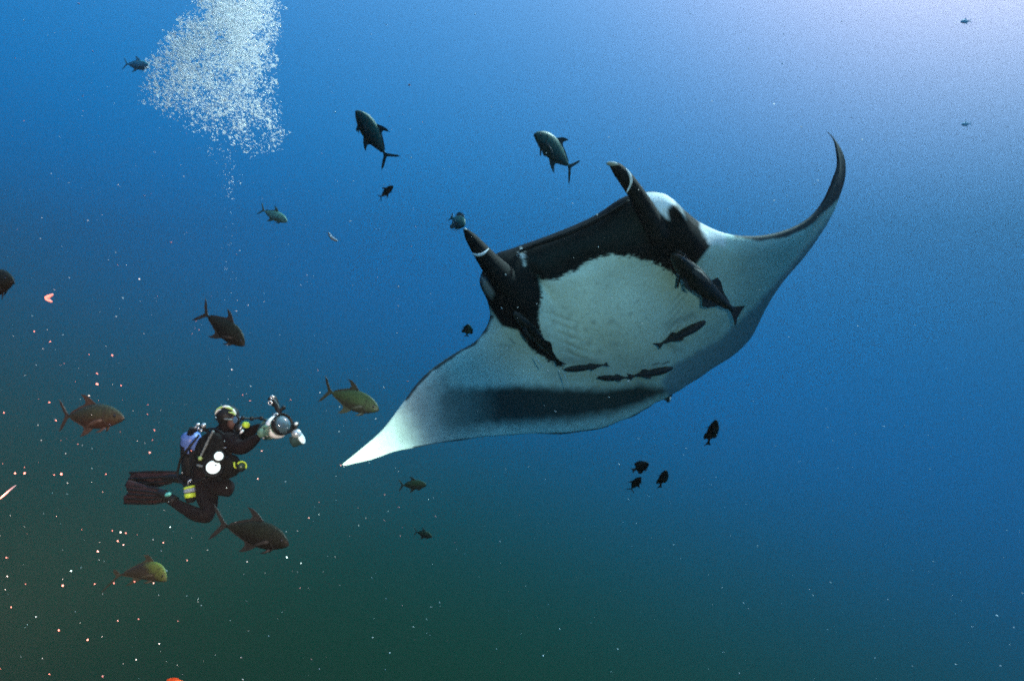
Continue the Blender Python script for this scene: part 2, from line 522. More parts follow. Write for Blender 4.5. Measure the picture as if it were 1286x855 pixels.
def manta():
    c0 = Vector(MID[NU // 2, NV // 2])
    r = root('manta_ray', 'giant black and white manta ray gliding with its pale belly turned to the camera', 'manta ray', c0)
    n = NU * NV
    vs = np.concatenate([VEN.reshape(-1, 3), DOR.reshape(-1, 3)])
    a = (np.arange(NU - 1)[:, None] * NV + np.arange(NV - 1)).ravel()
    q1 = np.stack([a, a + 1, a + NV + 1, a + NV], 1)
    q2 = np.stack([a + n, a + NV + n, a + NV + 1 + n, a + 1 + n], 1)
    # weld the rims of the two skins
    idx = np.arange(2 * n)
    I, J = np.meshgrid(np.arange(NU), np.arange(NV), indexing='ij')
    rimm = ((J == 0) | (J == NV - 1) | (I == 0) | (I == NU - 1)).ravel()
    ids = np.arange(n)
    side = (ids[rimm])
    idx[n + side] = side
    caps = []
    for i in (0, NU - 1):
        for j in range(NV - 1):
            pass
    q = idx[np.concatenate([q1, q2])]
    me = bpy.data.meshes.new('body')
    me.from_pydata((vs - np.array(c0)).tolist(), [], q.tolist())
    me.update()
    ca = me.color_attributes.new('skin', 'FLOAT_COLOR', 'POINT')
    cols = np.ones((2 * n, 4), np.float32)
    cols[:n, :3] = CLR.reshape(-1, 3)
    cols[n:, :3] = DCL.reshape(-1, 3)
    ca.data.foreach_set('color', cols.ravel())
    m = bpy.data.materials.new('manta_skin')
    m.use_nodes = True
    nt = m.node_tree
    b = nt.nodes['Principled BSDF']
    at_ = nt.nodes.new('ShaderNodeVertexColor')
    at_.layer_name = 'skin'
    t = nt.nodes.new('ShaderNodeTexCoord')
    n1 = nt.nodes.new('ShaderNodeTexNoise')
    n1.inputs['Scale'].default_value = 55
    n1.inputs['Detail'].default_value = 5
    nt.links.new(t.outputs['Object'], n1.inputs['Vector'])
    mrr = nt.nodes.new('ShaderNodeMapRange')
    mrr.inputs['From Min'].default_value = .3
    mrr.inputs['From Max'].default_value = .7
    mrr.inputs['To Min'].default_value = .89
    mrr.inputs['To Max'].default_value = 1.08
    nt.links.new(n1.outputs['Fac'], mrr.inputs['Value'])
    vm = nt.nodes.new('ShaderNodeVectorMath')
    vm.operation = 'SCALE'
    nt.links.new(at_.outputs['Color'], vm.inputs[0])
    nt.links.new(mrr.outputs[0], vm.inputs['Scale'])
    nt.links.new(vm.outputs[0], b.inputs['Base Color'])
    b.inputs['Roughness'].default_value = .7
    b.inputs['Specular IOR Level'].default_value = .05
    bp = nt.nodes.new('ShaderNodeBump')
    bp.inputs['Strength'].default_value = .35
    bp.inputs['Distance'].default_value = .004
    nt.links.new(n1.outputs['Fac'], bp.inputs['Height'])
    nt.links.new(bp.outputs[0], b.inputs['Normal'])
    o = link('body', me, m, None)
    o.parent = r
    global BLACK
    BLACK = mat('manta_black', (.005, .008, .008), .75, .08, var=.4, scale=18, bump=.3, bscale=60)
    PALE = mat('manta_pale', (.74, .78, .76), .6, .25, var=.15, scale=18)
    # rolled cephalic fins
    def ceph(pts, rad, flat, upv, rimpts, tip):
        P = cr_spline([tuple(at(*p)) for p in pts], 22)
        rr = cr_spline([(x,) for x in rad], 22)[:, 0]
        vs, fs = tube_data([Vector(p) for p in P], list(rr), 22, flat, upv)
        f = from_data('cephalic_fin', vs, fs, BLACK, r)
        pr = cr_spline([tuple(at(*p)) for p in rimpts], 16)
        w = np.sin(np.linspace(0.25, math.pi - .15, 16)) * .0085 + .002
        g = from_data('fin_rim', *tube_data([Vector(p) for p in pr], list(w), 8), PALE, f)
        vs, fs = ball_data(at(*tip[0]), tip[1], 14, 8, tip[2])
        from_data('fin_tip', vs, fs, PALE, f)
        return f
    ceph([(652, 366, 4.90), (634, 350, 4.80), (616, 331, 4.70), (602, 313, 4.62), (590, 297, 4.57), (583, 287, 4.55)],
         [.14, .115, .092, .070, .046, .012], .75, RGT,
         [(593.5, 318.5, 4.57), (600, 320.5, 4.545), (607, 318.5, 4.55), (613.5, 312.5, 4.58)],
         (((584.5, 288, 4.545)), (.012, .02, .008), Matrix.Rotation(R(30), 3, 'Y')))
    ceph([(826, 294, 5.02), (811, 264, 4.90), (799, 243, 4.82), (787, 226, 4.76), (776, 213, 4.72), (768, 206, 4.70)],
         [.135, .100, .082, .074, .060, .030], .7, RGT,
         [(786, 212, 4.70), (791.5, 221, 4.69), (792, 231, 4.70), (787, 242, 4.72)],
         (((768.5, 206.0, 4.665)), (.042, .04, .011), Matrix.Rotation(R(8), 3, 'Y')))
    # eye on the far side of the head, and nostril flaps by the mouth corners
    EYE = mat('eye_black', (.004, .004, .005), .5, .2)
    vs, fs = ball_data(at(867, 284, 5.06), .020, 16, 10)
    from_data('eye', vs, fs, EYE, r)
    # the lip that runs between the two head fins
    lip = [(652, 316, 4.87), (675, 307, 4.86), (705, 296.5, 4.865), (735, 284, 4.89), (762, 270, 4.93), (790, 252, 4.98)]
    P = cr_spline([tuple(at(*p)) for p in lip], 40)
    from_data('lip', *tube_data([Vector(p) for p in P], list(.010 + .006 * np.sin(np.linspace(0, math.pi, 40))), 10), BLACK, r)
    # pelvic fins beside the tail root, dorsal fin and the whip tail trailing away behind
    BK = mat('manta_back', (.05, .085, .095), .6, .25, var=.4, scale=18)
    for pts in ([(826, 486, 5.80), (832, 494, 5.83), (836, 502, 5.87)], [(842, 482, 5.85), (844, 490, 5.88), (842, 498, 5.92)]):
        P = cr_spline([tuple(at(*p)) for p in pts], 10)
        from_data('pelvic_fin', *tube_data([Vector(p) for p in P], list(np.linspace(.035, .010, 10)), 12, .35, FWD), BK, r)
    tl = [(838, 492, 5.95), (839, 503, 6.12), (841, 499, 6.6), (842, 492, 7.2), (842, 486, 7.8)]
    P = cr_spline([tuple(at(*p)) for p in tl], 40)
    from_data('tail', *tube_data([Vector(p) for p in P], list(np.linspace(.022, .004, 40)), 8), BK, r)
    # two pale parasitic strands hanging off the gill tips
    for pts, w in (([(672, 447, 4.86), (677, 455, 4.85), (683, 463, 4.85)], .0055), ([(705, 463, 4.93), (710, 474, 4.92), (715, 488, 4.92)], .005)):
        P = cr_spline([tuple(at(*p)) for p in pts], 12)
        from_data('gill_strand', *tube_data([Vector(p) for p in P], list(w * np.sin(np.linspace(.3, 2.9, 12))), 6),
                  mat('strand_pale', (.35, .5, .48), .6), r)
    return r


manta()


# ------------------------------------------------------------------ fishes
def fish_mat(name, top, low, rough=.5):
    m = bpy.data.materials.new(name)
    m.use_nodes = True
    nt = m.node_tree
    b = nt.nodes['Principled BSDF']
    b.inputs['Roughness'].default_value = rough
    b.inputs['Specular IOR Level'].default_value = .12 if name == 'dark_scales' else .25
    t = nt.nodes.new('ShaderNodeTexCoord')
    s = nt.nodes.new('ShaderNodeSeparateXYZ')
    nt.links.new(t.outputs['Object'], s.inputs[0])
    n = nt.nodes.new('ShaderNodeTexNoise')
    n.inputs['Scale'].default_value = 14
    n.inputs['Detail'].default_value = 4
    nt.links.new(t.outputs['Object'], n.inputs['Vector'])
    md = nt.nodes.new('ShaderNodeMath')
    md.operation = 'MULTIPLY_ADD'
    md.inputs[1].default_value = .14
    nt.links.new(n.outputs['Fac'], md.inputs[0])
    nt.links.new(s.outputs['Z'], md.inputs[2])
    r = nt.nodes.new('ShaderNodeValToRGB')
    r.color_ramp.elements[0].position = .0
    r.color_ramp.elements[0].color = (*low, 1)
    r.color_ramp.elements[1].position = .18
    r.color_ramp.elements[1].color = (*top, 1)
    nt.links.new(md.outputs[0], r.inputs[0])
    # scales
    v = nt.nodes.new('ShaderNodeTexVoronoi')
    v.inputs['Scale'].default_value = 42
    nt.links.new(t.outputs['Object'], v.inputs['Vector'])
    vm = nt.nodes.new('ShaderNodeVectorMath')
    vm.operation = 'SCALE'
    mr_ = nt.nodes.new('ShaderNodeMapRange')
    mr_.inputs['From Max'].default_value = .8
    mr_.inputs['To Min'].default_value = 1.2
    mr_.inputs['To Max'].default_value = .55
    nt.links.new(v.outputs['Distance'], mr_.inputs['Value'])
    nt.links.new(r.outputs[0], vm.inputs[0])
    nt.links.new(mr_.outputs[0], vm.inputs['Scale'])
    nt.links.new(vm.outputs[0], b.inputs['Base Color'])
    bp = nt.nodes.new('ShaderNodeBump')
    bp.inputs['Strength'].default_value = .4
    bp.inputs['Distance'].default_value = .004
    nt.links.new(v.outputs['Distance'], bp.inputs['Height'])
    nt.links.new(bp.outputs[0], b.inputs['Normal'])
    return m


FM = {  # pale, teal, far and veryfar carry water haze in their colour
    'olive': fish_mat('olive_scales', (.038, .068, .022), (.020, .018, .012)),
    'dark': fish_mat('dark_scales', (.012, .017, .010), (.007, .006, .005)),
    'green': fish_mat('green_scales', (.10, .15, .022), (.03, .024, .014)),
    'pale': fish_mat('haze_paled_scales', (.14, .36, .26), (.10, .24, .24)),
    'teal': fish_mat('haze_green_scales', (.035, .17, .13), (.013, .06, .065)),
    'far': fish_mat('haze_faded_scales', (.07, .36, .42), (.05, .26, .36)),
    'veryfar': fish_mat('deep_haze_scales', (.60, .80, .90), (.5, .75, .9)),
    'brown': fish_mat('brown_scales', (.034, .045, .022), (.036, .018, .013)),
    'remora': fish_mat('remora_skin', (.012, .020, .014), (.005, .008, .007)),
    'orange': fish_mat('orange_scales', (.75, .16, .03), (.35, .06, .02)),
}
FINM = {k: mat(k + '_fin', c, .6, .3, var=.3, scale=9) for k, c in  # fins of the distant fish are haze tinted as well
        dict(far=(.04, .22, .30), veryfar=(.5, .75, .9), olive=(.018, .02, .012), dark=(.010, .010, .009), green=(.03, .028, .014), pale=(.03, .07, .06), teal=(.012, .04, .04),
             brown=(.040, .026, .020), remora=(.006, .009, .008), orange=(.35, .05, .01)).items()}
EYEM = mat('fish_eye', (.01, .01, .012), .15, .6)
GILLM = mat('gill_line', (.008, .008, .007), .7)

PROFILES = {   # station from the snout, height above and below the axis, half width
    'jack': [(0, .004, .004, .004), (.03, .045, .035, .022), (.08, .085, .060, .040), (.16, .130, .092, .056), (.28, .166, .128, .070), (.40, .176, .145, .074),
             (.52, .168, .145, .068), (.64, .142, .122, .054), (.76, .100, .088, .036), (.88, .052, .048, .020), (.96, .026, .026, .016), (1.0, .022, .022, .012)],
    'reef': [(0, .006, .006, .006), (.04, .075, .060, .035), (.12, .140, .110, .06), (.25, .205, .185, .080), (.42, .235, .230, .085),
             (.6, .205, .205, .068), (.76, .140, .140, .044), (.9, .065, .065, .022), (1.0, .048, .048, .014)],
    'remora': [(0, .008, .010, .02), (.04, .028, .03, .045), (.12, .042, .052, .060), (.25, .058, .078, .066), (.42, .066, .088, .062), (.58, .058, .076, .05),
               (.75, .040, .050, .034), (.9, .024, .026, .020), (1.0, .020, .020, .012)],
}
FINS = {   # outlines in (station, height) with height as (side, factor of the body there, extra)
    'jack': {
        'dorsal_fin': [(.44, .17), (.50, .205), (.565, .250), (.65, .285), (.735, .292), (.675, .245), (.635, .200), (.66, .160), (.76, .128), (.88, .078), (.95, .045), (.95, .02), (.76, .075), (.5, .13)],
        'anal_fin': [(.50, -.14), (.545, -.175), (.60, -.212), (.69, -.250), (.765, -.262), (.71, -.215), (.68, -.165), (.70, -.125), (.80, -.092), (.90, -.058), (.95, -.04), (.95, -.02), (.75, -.06), (.55, -.11)],
        'tail_fin': [(.98, .02), (1.04, .05), (1.12, .13), (1.20, .215), (1.285, .275), (1.235, .175), (1.16, .08), (1.105, .015), (1.105, -.015), (1.16, -.085), (1.235, -.185), (1.285, -.29), (1.19, -.22), (1.11, -.135), (1.04, -.055), (.98, -.02)],
        'pelvic_fin': [(.27, -.115), (.33, -.165), (.38, -.185), (.36, -.13)],
    },
    'reef': {
        'dorsal_fin': [(.25, .19), (.35, .265), (.5, .30), (.65, .30), (.80, .29), (.88, .22), (.84, .13), (.9, .05), (.6, .16), (.4, .2)],
        'anal_fin': [(.5, -.21), (.6, -.29), (.74, -.31), (.86, -.25), (.84, -.13), (.9, -.05), (.7, -.14)],
        'tail_fin': [(.97, .04), (1.06, .09), (1.18, .17), (1.24, .19), (1.18, .06), (1.17, -.06), (1.24, -.19), (1.17, -.17), (1.06, -.09), (.97, -.04)],
        'pelvic_fin': [(.28, -.17), (.36, -.26), (.44, -.30), (.40, -.2)],
    },
    'remora': {
        'dorsal_fin': [(.60, .05), (.66, .105), (.72, .10), (.82, .05), (.93, .03), (.93, .01), (.7, .02)],
        'anal_fin': [(.58, -.06), (.65, -.125), (.71, -.11), (.82, -.05), (.93, -.03), (.93, -.01), (.7, -.02)],
        'tail_fin': [(.98, .018), (1.06, .05), (1.16, .105), (1.14, .03), (1.13, -.03), (1.16, -.105), (1.06, -.05), (.98, -.018)],
        'pelvic_fin': [(.24, -.07), (.30, -.115), (.35, -.12), (.33, -.07)],
    },
}
MESHES = {}


def bend_pt(x, y, z, bend, sag=0.0):
    """the fish swims along +X; its spine swings sideways behind the head"""
    t = max(0.0, .45 - x)
    return Vector((x * 1.0 - .35 * abs(bend) * t * t, y + bend * t * t, z + sag * t * t))


def fish_meshes(kind, bend, sag):
    key = (kind, bend, sag)
    if key in MESHES:
        return MESHES[key]
    prof = cr_spline(PROFILES[kind], 30)
    n = 20
    vs, fs = [], []
    for s, t, b_, w in prof:
        for j in range(n):
            an = 2 * math.pi * j / n
            c, si = math.cos(an), math.sin(an)
            z = (t if si > 0 else b_) * math.copysign(abs(si) ** 1.0, si)
            y = w * math.copysign(abs(c) ** 1.1, c)
            vs.append(bend_pt(.5 - s, y, z, bend, sag))
    k = len(prof)
    for i in range(k - 1):
        for j in range(n):
            j2 = (j + 1) % n
            fs.append((i * n + j, i * n + j2, (i + 1) * n + j2, (i + 1) * n + j))
    fs.append(tuple(range(n - 1, -1, -1)))
    fs.append(tuple((k - 1) * n + j for j in range(n)))
    out = {'body': (vs, fs)}
    for fn, pts in FINS[kind].items():
        if fn == 'pelvic_fin':
            continue
        P = np.array(pts, float)
        if fn == 'tail_fin':
            P[:, 0] = .98 + (P[:, 0] - .98) * .80
            P[:, 1] *= .78
        tri = geometry.tessellate_polygon([[Vector((x, z, 0)) for x, z in P]])
        m = len(P)
        vs = [bend_pt(.5 - x, 0.0035, z, bend, sag) for x, z in P] + [bend_pt(.5 - x, -.0035, z, bend, sag) for x, z in P]
        fs = [(i, (i + 1) % m, m + (i + 1) % m, m + i) for i in range(m)]
        fs += [tuple(t) for t in tri] + [tuple(m + i for i in t[::-1]) for t in tri]
        out[fn] = (vs, fs)
    return MESHES.setdefault(key, out)


SHARED = {}


def fish_part(name, key, data, m, parent, smooth=True):
    k = (name, key, m.name)
    if k not in SHARED:
        me = bpy.data.meshes.new(name)
        me.from_pydata([tuple(v) for v in data[0]], [], data[1])
        me.update()
        me.materials.append(m)
        if smooth:
            me.polygons.foreach_set('use_smooth', [True] * len(me.polygons))
        SHARED[k] = me
    o = bpy.data.objects.new(name, SHARED[k])
    COL.objects.link(o)
    o.parent = parent
    return o


def make_fish(name, cat, label, group, head, tail, up, kind='jack', tint='olive', bend=0.0, sag=0.0, detail=True, deep=1.0, fat=1.0):
    """head and tail = (px, py, metres); up = px direction in which the back points"""
    A, B = at(*head), at(*tail)
    span = 1.2
    X = (A - B)
    L = X.length / span
    X.normalize()
    # a place to the back's side of the fish, at the same distance
    hint = RGT * up[0] - UPV * up[1]
    if len(up) > 2:
        hint += FWD * up[2]
    Z = (hint - X * hint.dot(X)).normalized()
    Y = Z.cross(X)
    c = A - X * (.5 * L)
    deep = deep * (.98 if kind == 'jack' else 1)
    r = root(name, label, cat, c, group)
    M = Matrix((X, Y * fat, Z * deep)).transposed().to_4x4()
    M = Matrix.Translation(c) @ M @ Matrix.Scale(L, 4)
    r.matrix_world = M
    key = (kind, bend, sag)
    ms = fish_meshes(kind, bend, sag)
    bm_, fm_ = FM[tint], FINM[tint]
    body = fish_part('body', key, ms['body'], bm_, r)
    for fn in ('tail_fin', 'dorsal_fin', 'anal_fin'):
        fish_part(fn, key, ms[fn], fm_, r, False)
    if detail:
        pts = PROFILES[kind]
        for s in (1, -1):
            # pectoral fin: long and swept back
            if kind == 'jack':
                pec = [(.26, .066, -.02), (.32, .085, -.035), (.40, .110, -.075), (.48, .12, -.12)]
                rad = [.016, .024, .016, .003]
            elif kind == 'remora':
                pec = [(.22, .06, -.01), (.27, .11, -.02), (.33, .15, -.035), (.38, .17, -.045)]
                rad = [.022, .032, .022, .004]
            else:
                pec = [(.27, .075, -.03), (.34, .11, -.04), (.40, .13, -.05), (.46, .14, -.06)]
                rad = [.02, .045, .04, .008]
            P = [bend_pt(.5 - a, s * b, c_, bend, sag) for a, b, c_ in pec]
            fish_part('pectoral_fin', key + (s,), tube_data(P, rad, 10, .18, (0, 1, .2)), fm_, r)
            pv = FINS[kind]['pelvic_fin']
            P = [bend_pt(.5 - a, s * .02 * (1 + i), c_, bend, sag) for i, (a, c_) in enumerate(pv[:3])]
            fish_part('pelvic_fin', key + (s,), tube_data(P, [.018, .016, .003], 8, .25, (0, 1, 0)), fm_, r)
            ex, ey, ez = {'jack': (.095, .040, .030), 'reef': (.11, .052, .06), 'remora': (.075, .05, .002)}[kind]
            fish_part('eye', key + (s,), ball_data(bend_pt(.5 - ex, s * ey, ez, bend, sag), (.019, .010, .019), 12, 8), EYEM, r)
            if kind != 'remora':
                g = [(.215, .14), (.235, .08), (.238, .0), (.222, -.06), (.185, -.095)]
                pr = cr_spline(PROFILES[kind], 200)
                P = []
                for a, z in cr_spline(g, 12):
                    q = pr[np.argmin(abs(pr[:, 0] - a))]
                    lim = q[1] if z > 0 else q[2]
                    cosv = max(0, 1 - (z / lim) ** 2) ** .5
                    P.append(bend_pt(.5 - a, s * (q[3] * cosv ** 1.1 + .0005), min(max(z, -lim), lim), bend, sag))
                fish_part('gill_cover_edge', key + (s,), tube_data(P, .0035, 6), GILLM, r)
                mo = [(.002, .004, -.006), (.03, .028, -.018), (.055, .036, -.026)]
                fish_part('mouth', key + (s,), tube_data([bend_pt(.5 - a, s * b * .92, z, bend, sag) for a, b, z in mo], .004, 6), GILLM, r)
        if kind == 'remora':
            fish_part('sucker_disc', key, ball_data(bend_pt(.5 - .10, 0, .036, bend, sag), (.085, .045, .014), 14, 6), fm_, r)
    return r


JG = 'jacks circling round the manta and the diver'
J = 'jack fish'
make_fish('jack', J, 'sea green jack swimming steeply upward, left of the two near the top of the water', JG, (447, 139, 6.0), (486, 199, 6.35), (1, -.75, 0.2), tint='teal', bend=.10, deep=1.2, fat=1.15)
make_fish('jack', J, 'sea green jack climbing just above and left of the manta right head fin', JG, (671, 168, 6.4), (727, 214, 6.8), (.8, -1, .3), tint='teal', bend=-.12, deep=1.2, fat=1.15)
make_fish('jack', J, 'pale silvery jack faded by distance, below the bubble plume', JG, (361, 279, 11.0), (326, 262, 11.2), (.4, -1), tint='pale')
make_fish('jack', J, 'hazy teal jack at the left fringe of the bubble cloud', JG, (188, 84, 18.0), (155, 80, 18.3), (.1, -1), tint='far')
make_fish('jack', J, 'dark jack cut by the left edge of the view, only its head showing', JG, (17, 353, 5.2), (-48, 364, 5.6), (.1, -1), tint='dark')
make_fish('jack', J, 'dark jack diving nose down in open water above the diver', JG, (307, 434, 5.6), (256, 391, 5.8), (.75, -1, -.1), tint='dark', bend=-.06, deep=1.15)
make_fish('jack', J, 'olive green jack with raised fins between the diver camera and the manta wingtip', JG, (476, 515, 5.0), (402, 489, 5.2), (.25, -1), tint='olive', bend=.1, deep=1.1)
make_fish('jack', J, 'brown bellied jack level in the water left of the diver', JG, (156, 525, 4.6), (62, 523, 4.9), (.02, -1), tint='brown', bend=.12, deep=.86)
make_fish('jack', J, 'blackish jack swimming just below the knees of the diver', JG, (363, 684, 4.9), (278, 655, 5.2), (.22, -1), tint='dark', bend=-.08, deep=1.08)
make_fish('jack', J, 'yellow green backed jack turning nose down, lowest fish on the left', JG, (209, 729, 5.1), (158, 684, 5.3), (.8, -.8, -.1), tint='green', bend=.05, sag=-.50, deep=1.15)
make_fish('jack', J, 'dim jack fading into dark water below the manta wingtip', JG, (536, 609, 11.5), (501, 609, 11.8), (.1, -1), tint='olive')
make_fish('jack', J, 'tiny green tinted fish deep in the water under the manta wingtip', JG, (543, 674, 13.5), (520, 667, 13.8), (.2, -1), tint='olive')
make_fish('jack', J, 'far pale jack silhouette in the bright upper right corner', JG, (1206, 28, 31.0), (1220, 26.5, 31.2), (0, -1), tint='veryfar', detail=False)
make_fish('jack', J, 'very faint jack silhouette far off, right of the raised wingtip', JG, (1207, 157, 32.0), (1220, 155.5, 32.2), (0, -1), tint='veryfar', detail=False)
RG = 'small dark reef fish near the manta'
RF = 'reef fish'
make_fish('reef_fish', RF, 'slim small fish between the upper green jack and the left head fin', RG, (494, 234, 8.6), (476, 249, 8.8), (-.6, -1), 'jack', 'dark')
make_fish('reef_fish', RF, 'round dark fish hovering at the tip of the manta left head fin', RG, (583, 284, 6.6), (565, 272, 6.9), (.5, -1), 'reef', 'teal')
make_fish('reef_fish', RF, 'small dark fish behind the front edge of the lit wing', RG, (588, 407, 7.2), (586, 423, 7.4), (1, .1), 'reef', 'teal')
make_fish('reef_fish', RF, 'upright dark fish pointing upward alone in the blue below the manta', RG, (899, 527, 6.9), (888, 560, 7.1), (1, .3, .5), 'reef', 'dark', deep=.85)
make_fish('reef_fish', RF, 'round black fish, uppermost of the three small ones below the manta', RG, (815, 582, 6.6), (793, 591, 6.8), (-.2, -1), 'reef', 'dark', deep=.9)
make_fish('reef_fish', RF, 'slender black fish, lower left one of the trio below the manta', RG, (805, 599, 6.6), (791, 616, 6.8), (-1, -.6), 'jack', 'dark', detail=True)
make_fish('reef_fish', RF, 'leaf shaped black fish, right hand one of the trio below the manta', RG, (836, 590, 6.6), (828, 613, 6.8), (1, .3, .6), 'reef', 'dark', deep=.8)
make_fish('reef_fish', RF, 'orange fish whose back just shows at the bottom edge of the view', None, (236, 862, 3.6), (202, 867, 3.7), (0, -1), 'reef', 'orange')

Q = np.stack([VEN.reshape(-1, 3) @ np.array(RGT), VEN.reshape(-1, 3) @ np.array(UPV), VEN.reshape(-1, 3) @ np.array(FWD)], 1)
QX = Q[:, 0] / Q[:, 2] * FPX + W0 / 2
QY = -Q[:, 1] / Q[:, 2] * FPX + H0 / 2


def skin_d(px, py):
    near_ = (QX - px) ** 2 + (QY - py) ** 2 < 25
    if not near_.any():
        return Q[np.argmin((QX - px) ** 2 + (QY - py) ** 2), 2]
    return Q[near_, 2].min()


def remora(label, h, t, up, gap=.10, **kw):
    d = min(skin_d(*h), skin_d(*t), skin_d((h[0] + t[0]) / 2, (h[1] + t[1]) / 2))
    return make_fish('remora', 'remora', label, 'remoras riding under the manta', (h[0], h[1], max(skin_d(*h) - gap, d - gap)), (t[0], t[1], max(skin_d(*t) - gap, d - gap)), up, 'remora', 'remora', **kw)


remora('largest remora, hanging from the black cheek across the pale shoulder', (845, 319), (919, 396), (.9, -.9, .5), .13, bend=.08, fat=1.2, deep=1.3)
remora('remora trailing back from the black gills on the side of the lit wing', (646, 392), (709, 463), (-.6, .5, .9), .10)
remora('straight dark remora lying slantwise on the rear belly toward the far wing', (886, 404), (820, 437), (-.3, -1, 1.2), .06, detail=False, deep=1.1)
remora('slim dark remora just behind the gills, nearest the lit wing', (709, 464), (768, 457), (.1, -1, 1.4), .05, detail=False, deep=1.1)
remora('short blunt remora following another nose to tail near the rear margin', (750, 474), (795, 474), (0, -1, .8), .05, detail=False, deep=1.1)
remora('remora nearest the tail root, at the end of the belly', (845, 462), (786, 474), (-.1, -1, .8), .05, detail=False, deep=1.1)


# ------------------------------------------------------------------ the diver
DD0 = 6.6


def D(px, py, dz=0.0):
    return at(px, py, DD0 + dz)


def skin_mesh(name, joints, edges, m, parent, levels=2, rootv=0):
    """joints: {name: (Vector, radius)}; one continuous skin grown round the skeleton"""
    me = bpy.data.meshes.new(name)
    keys = list(joints)
    me.from_pydata([tuple(joints[k][0]) for k in keys], [(keys.index(a), keys.index(b)) for a, b in edges], [])
    me.update()
    o = bpy.data.objects.new(name, me)
    COL.objects.link(o)
    sk = o.modifiers.new('skin', 'SKIN')
    sk.use_smooth_shade = True
    sl = me.skin_vertices[0].data if me.skin_vertices else None
    if sl is None:
        bm = bmesh.new()
        bm.from_mesh(me)
        bm.verts.layers.skin.verify()
        bm.to_mesh(me)
        bm.free()
        sl = me.skin_vertices[0].data
    for i, k in enumerate(keys):
        r_ = joints[k][1]
        sl[i].radius = r_ if hasattr(r_, '__len__') else (r_, r_)
        sl[i].use_root = (i == rootv)
    sb = o.modifiers.new('sub', 'SUBSURF')
    sb.levels = levels
    sb.render_levels = levels
    dg = bpy.context.evaluated_depsgraph_get()
    me2 = bpy.data.meshes.new_from_object(o.evaluated_get(dg))
    bpy.data.objects.remove(o)
    me2.name = name
    o = link(name, me2, None, None)
    me2.materials.clear()
    me2.materials.append(m)
    o.parent = parent
    o.matrix_parent_inverse = parent.matrix_world.inverted()
    return o


def loc(vsfs, r):
    return vsfs


def lit(name, *a, **k):
    m = mat(name, *a, **k)
    b = m.node_tree.nodes['Principled BSDF']
    b.inputs['Emission Color'].default_value = (.85, 1.0, .97, 1)
    b.inputs['Emission Strength'].default_value = .7
    return m


NEO = mat('neoprene', (.007, .004, .0045), .8, .10, var=.35, scale=9, bump=.4, bscale=40)
NEO2 = mat('dark_red_neoprene', (.030, .008, .009), .8, .10, var=.35, scale=9, bump=.4, bscale=40)
VEST = mat('vest_fabric', (.006, .007, .007), .85, .12, var=.4, scale=20, bump=.6, bscale=70)
RUB = mat('black_rubber', (.008, .008, .008), .55, .25, var=.3, scale=20)
YEL = mat('acid_yellow', (.55, .75, .05), .45, .4, var=.2, scale=30)
LIM = mat('pale_lime', (.40, .55, .16), .5, .4, var=.25, scale=60)
BLU = mat('blue_tank_paint', (.11, .19, .48), .4, .5, var=.12, scale=10)
STEEL = mat('bright_metal', (.75, .78, .78), .25, .6, metal=.6, var=.15, scale=40)
WHT = mat('white_plastic', (.85, .88, .86), .35, .5, var=.08, scale=30)
GRY = mat('grey_strap', (.16, .19, .19), .7, .3, var=.3, scale=50)
GLOVE = mat('green_grey_glove', (.10, .20, .14), .7, .3, var=.4, scale=40)
FINR = mat('fin_rubber', (.036, .013, .014), .7, .35, var=.5, scale=12, bump=.5, bscale=30)
TURQ = mat('turquoise_buckle', (.15, .6, .5), .4, .5)
LENS_ = mat('mask_glass', (.06, .13, .22), .08, .8, var=.2)
SKINM = mat('skin', (.10, .055, .045), .6, .3)
LAMPM = lit('lamp_reflector', (.9, .93, .92), .2, .7, var=.06, scale=50)


def orient(a, b):
    return (b - a).to_track_quat('Z', 'Y').to_matrix()


def lathe_data(a, b, prof, n=24):
    """prof: (t along a->b, radius)"""
    a, b = Vector(a), Vector(b)
    Rm = orient(a, b)
    L = (b - a).length
    vs, fs = [], []
    for t, r_ in prof:
        for j in range(n):
            an = 2 * math.pi * j / n
            vs.append(a + Rm @ Vector((math.cos(an) * r_, math.sin(an) * r_, t * L)))
    k = len(prof)
    for i in range(k - 1):
        for j in range(n):
            j2 = (j + 1) % n
            fs.append((i * n + j, i * n + j2, (i + 1) * n + j2, (i + 1) * n + j))
    fs.append(tuple(range(n - 1, -1, -1)))
    fs.append(tuple((k - 1) * n + j for j in range(n)))
    return vs, fs


def slab_data(pts, thick, fold=0.0):
    """closed plate: pts=(px,py,dz) outline, given real thickness"""
    P = cr_spline(list(pts) + [pts[0]], len(pts) * 4)[:-1]
    V3 = [D(*p) for p in P]
    c = sum(V3, Vector()) / len(V3)
    m = len(V3)
    vs, fs = [], []
    ring2 = [c + (v - c) * .90 for v in V3]
    nrm = Vector((0, 0, 0))
    for i in range(m):
        nrm += (V3[i] - c).cross(V3[(i + 1) % m] - c)
    nrm.normalize()
    vs += [v for v in V3]
    vs += [v + nrm * thick * .5 for v in ring2]
    vs += [v - nrm * thick * .5 for v in ring2]
    for i in range(m):
        j = (i + 1) % m
        fs.append((i, j, m + j, m + i))
        fs.append((j, i, 2 * m + i, 2 * m + j))
    vs += [c + nrm * thick * .6, c - nrm * thick * .6]
    for i in range(m):
        j = (i + 1) % m
        fs.append((m + i, m + j, 3 * m))
        fs.append((2 * m + j, 2 * m + i, 3 * m + 1))
    return vs, fs


def part(name, data, m, parent, smooth=True):
    return from_data(name, data[0], data[1], m, parent, smooth)


def hose(name, pts, r_, m, parent, n=26):
    P = cr_spline([tuple(D(*p)) for p in pts], n)
    return part(name, tube_data([Vector(p) for p in P], r_, 9), m, parent)


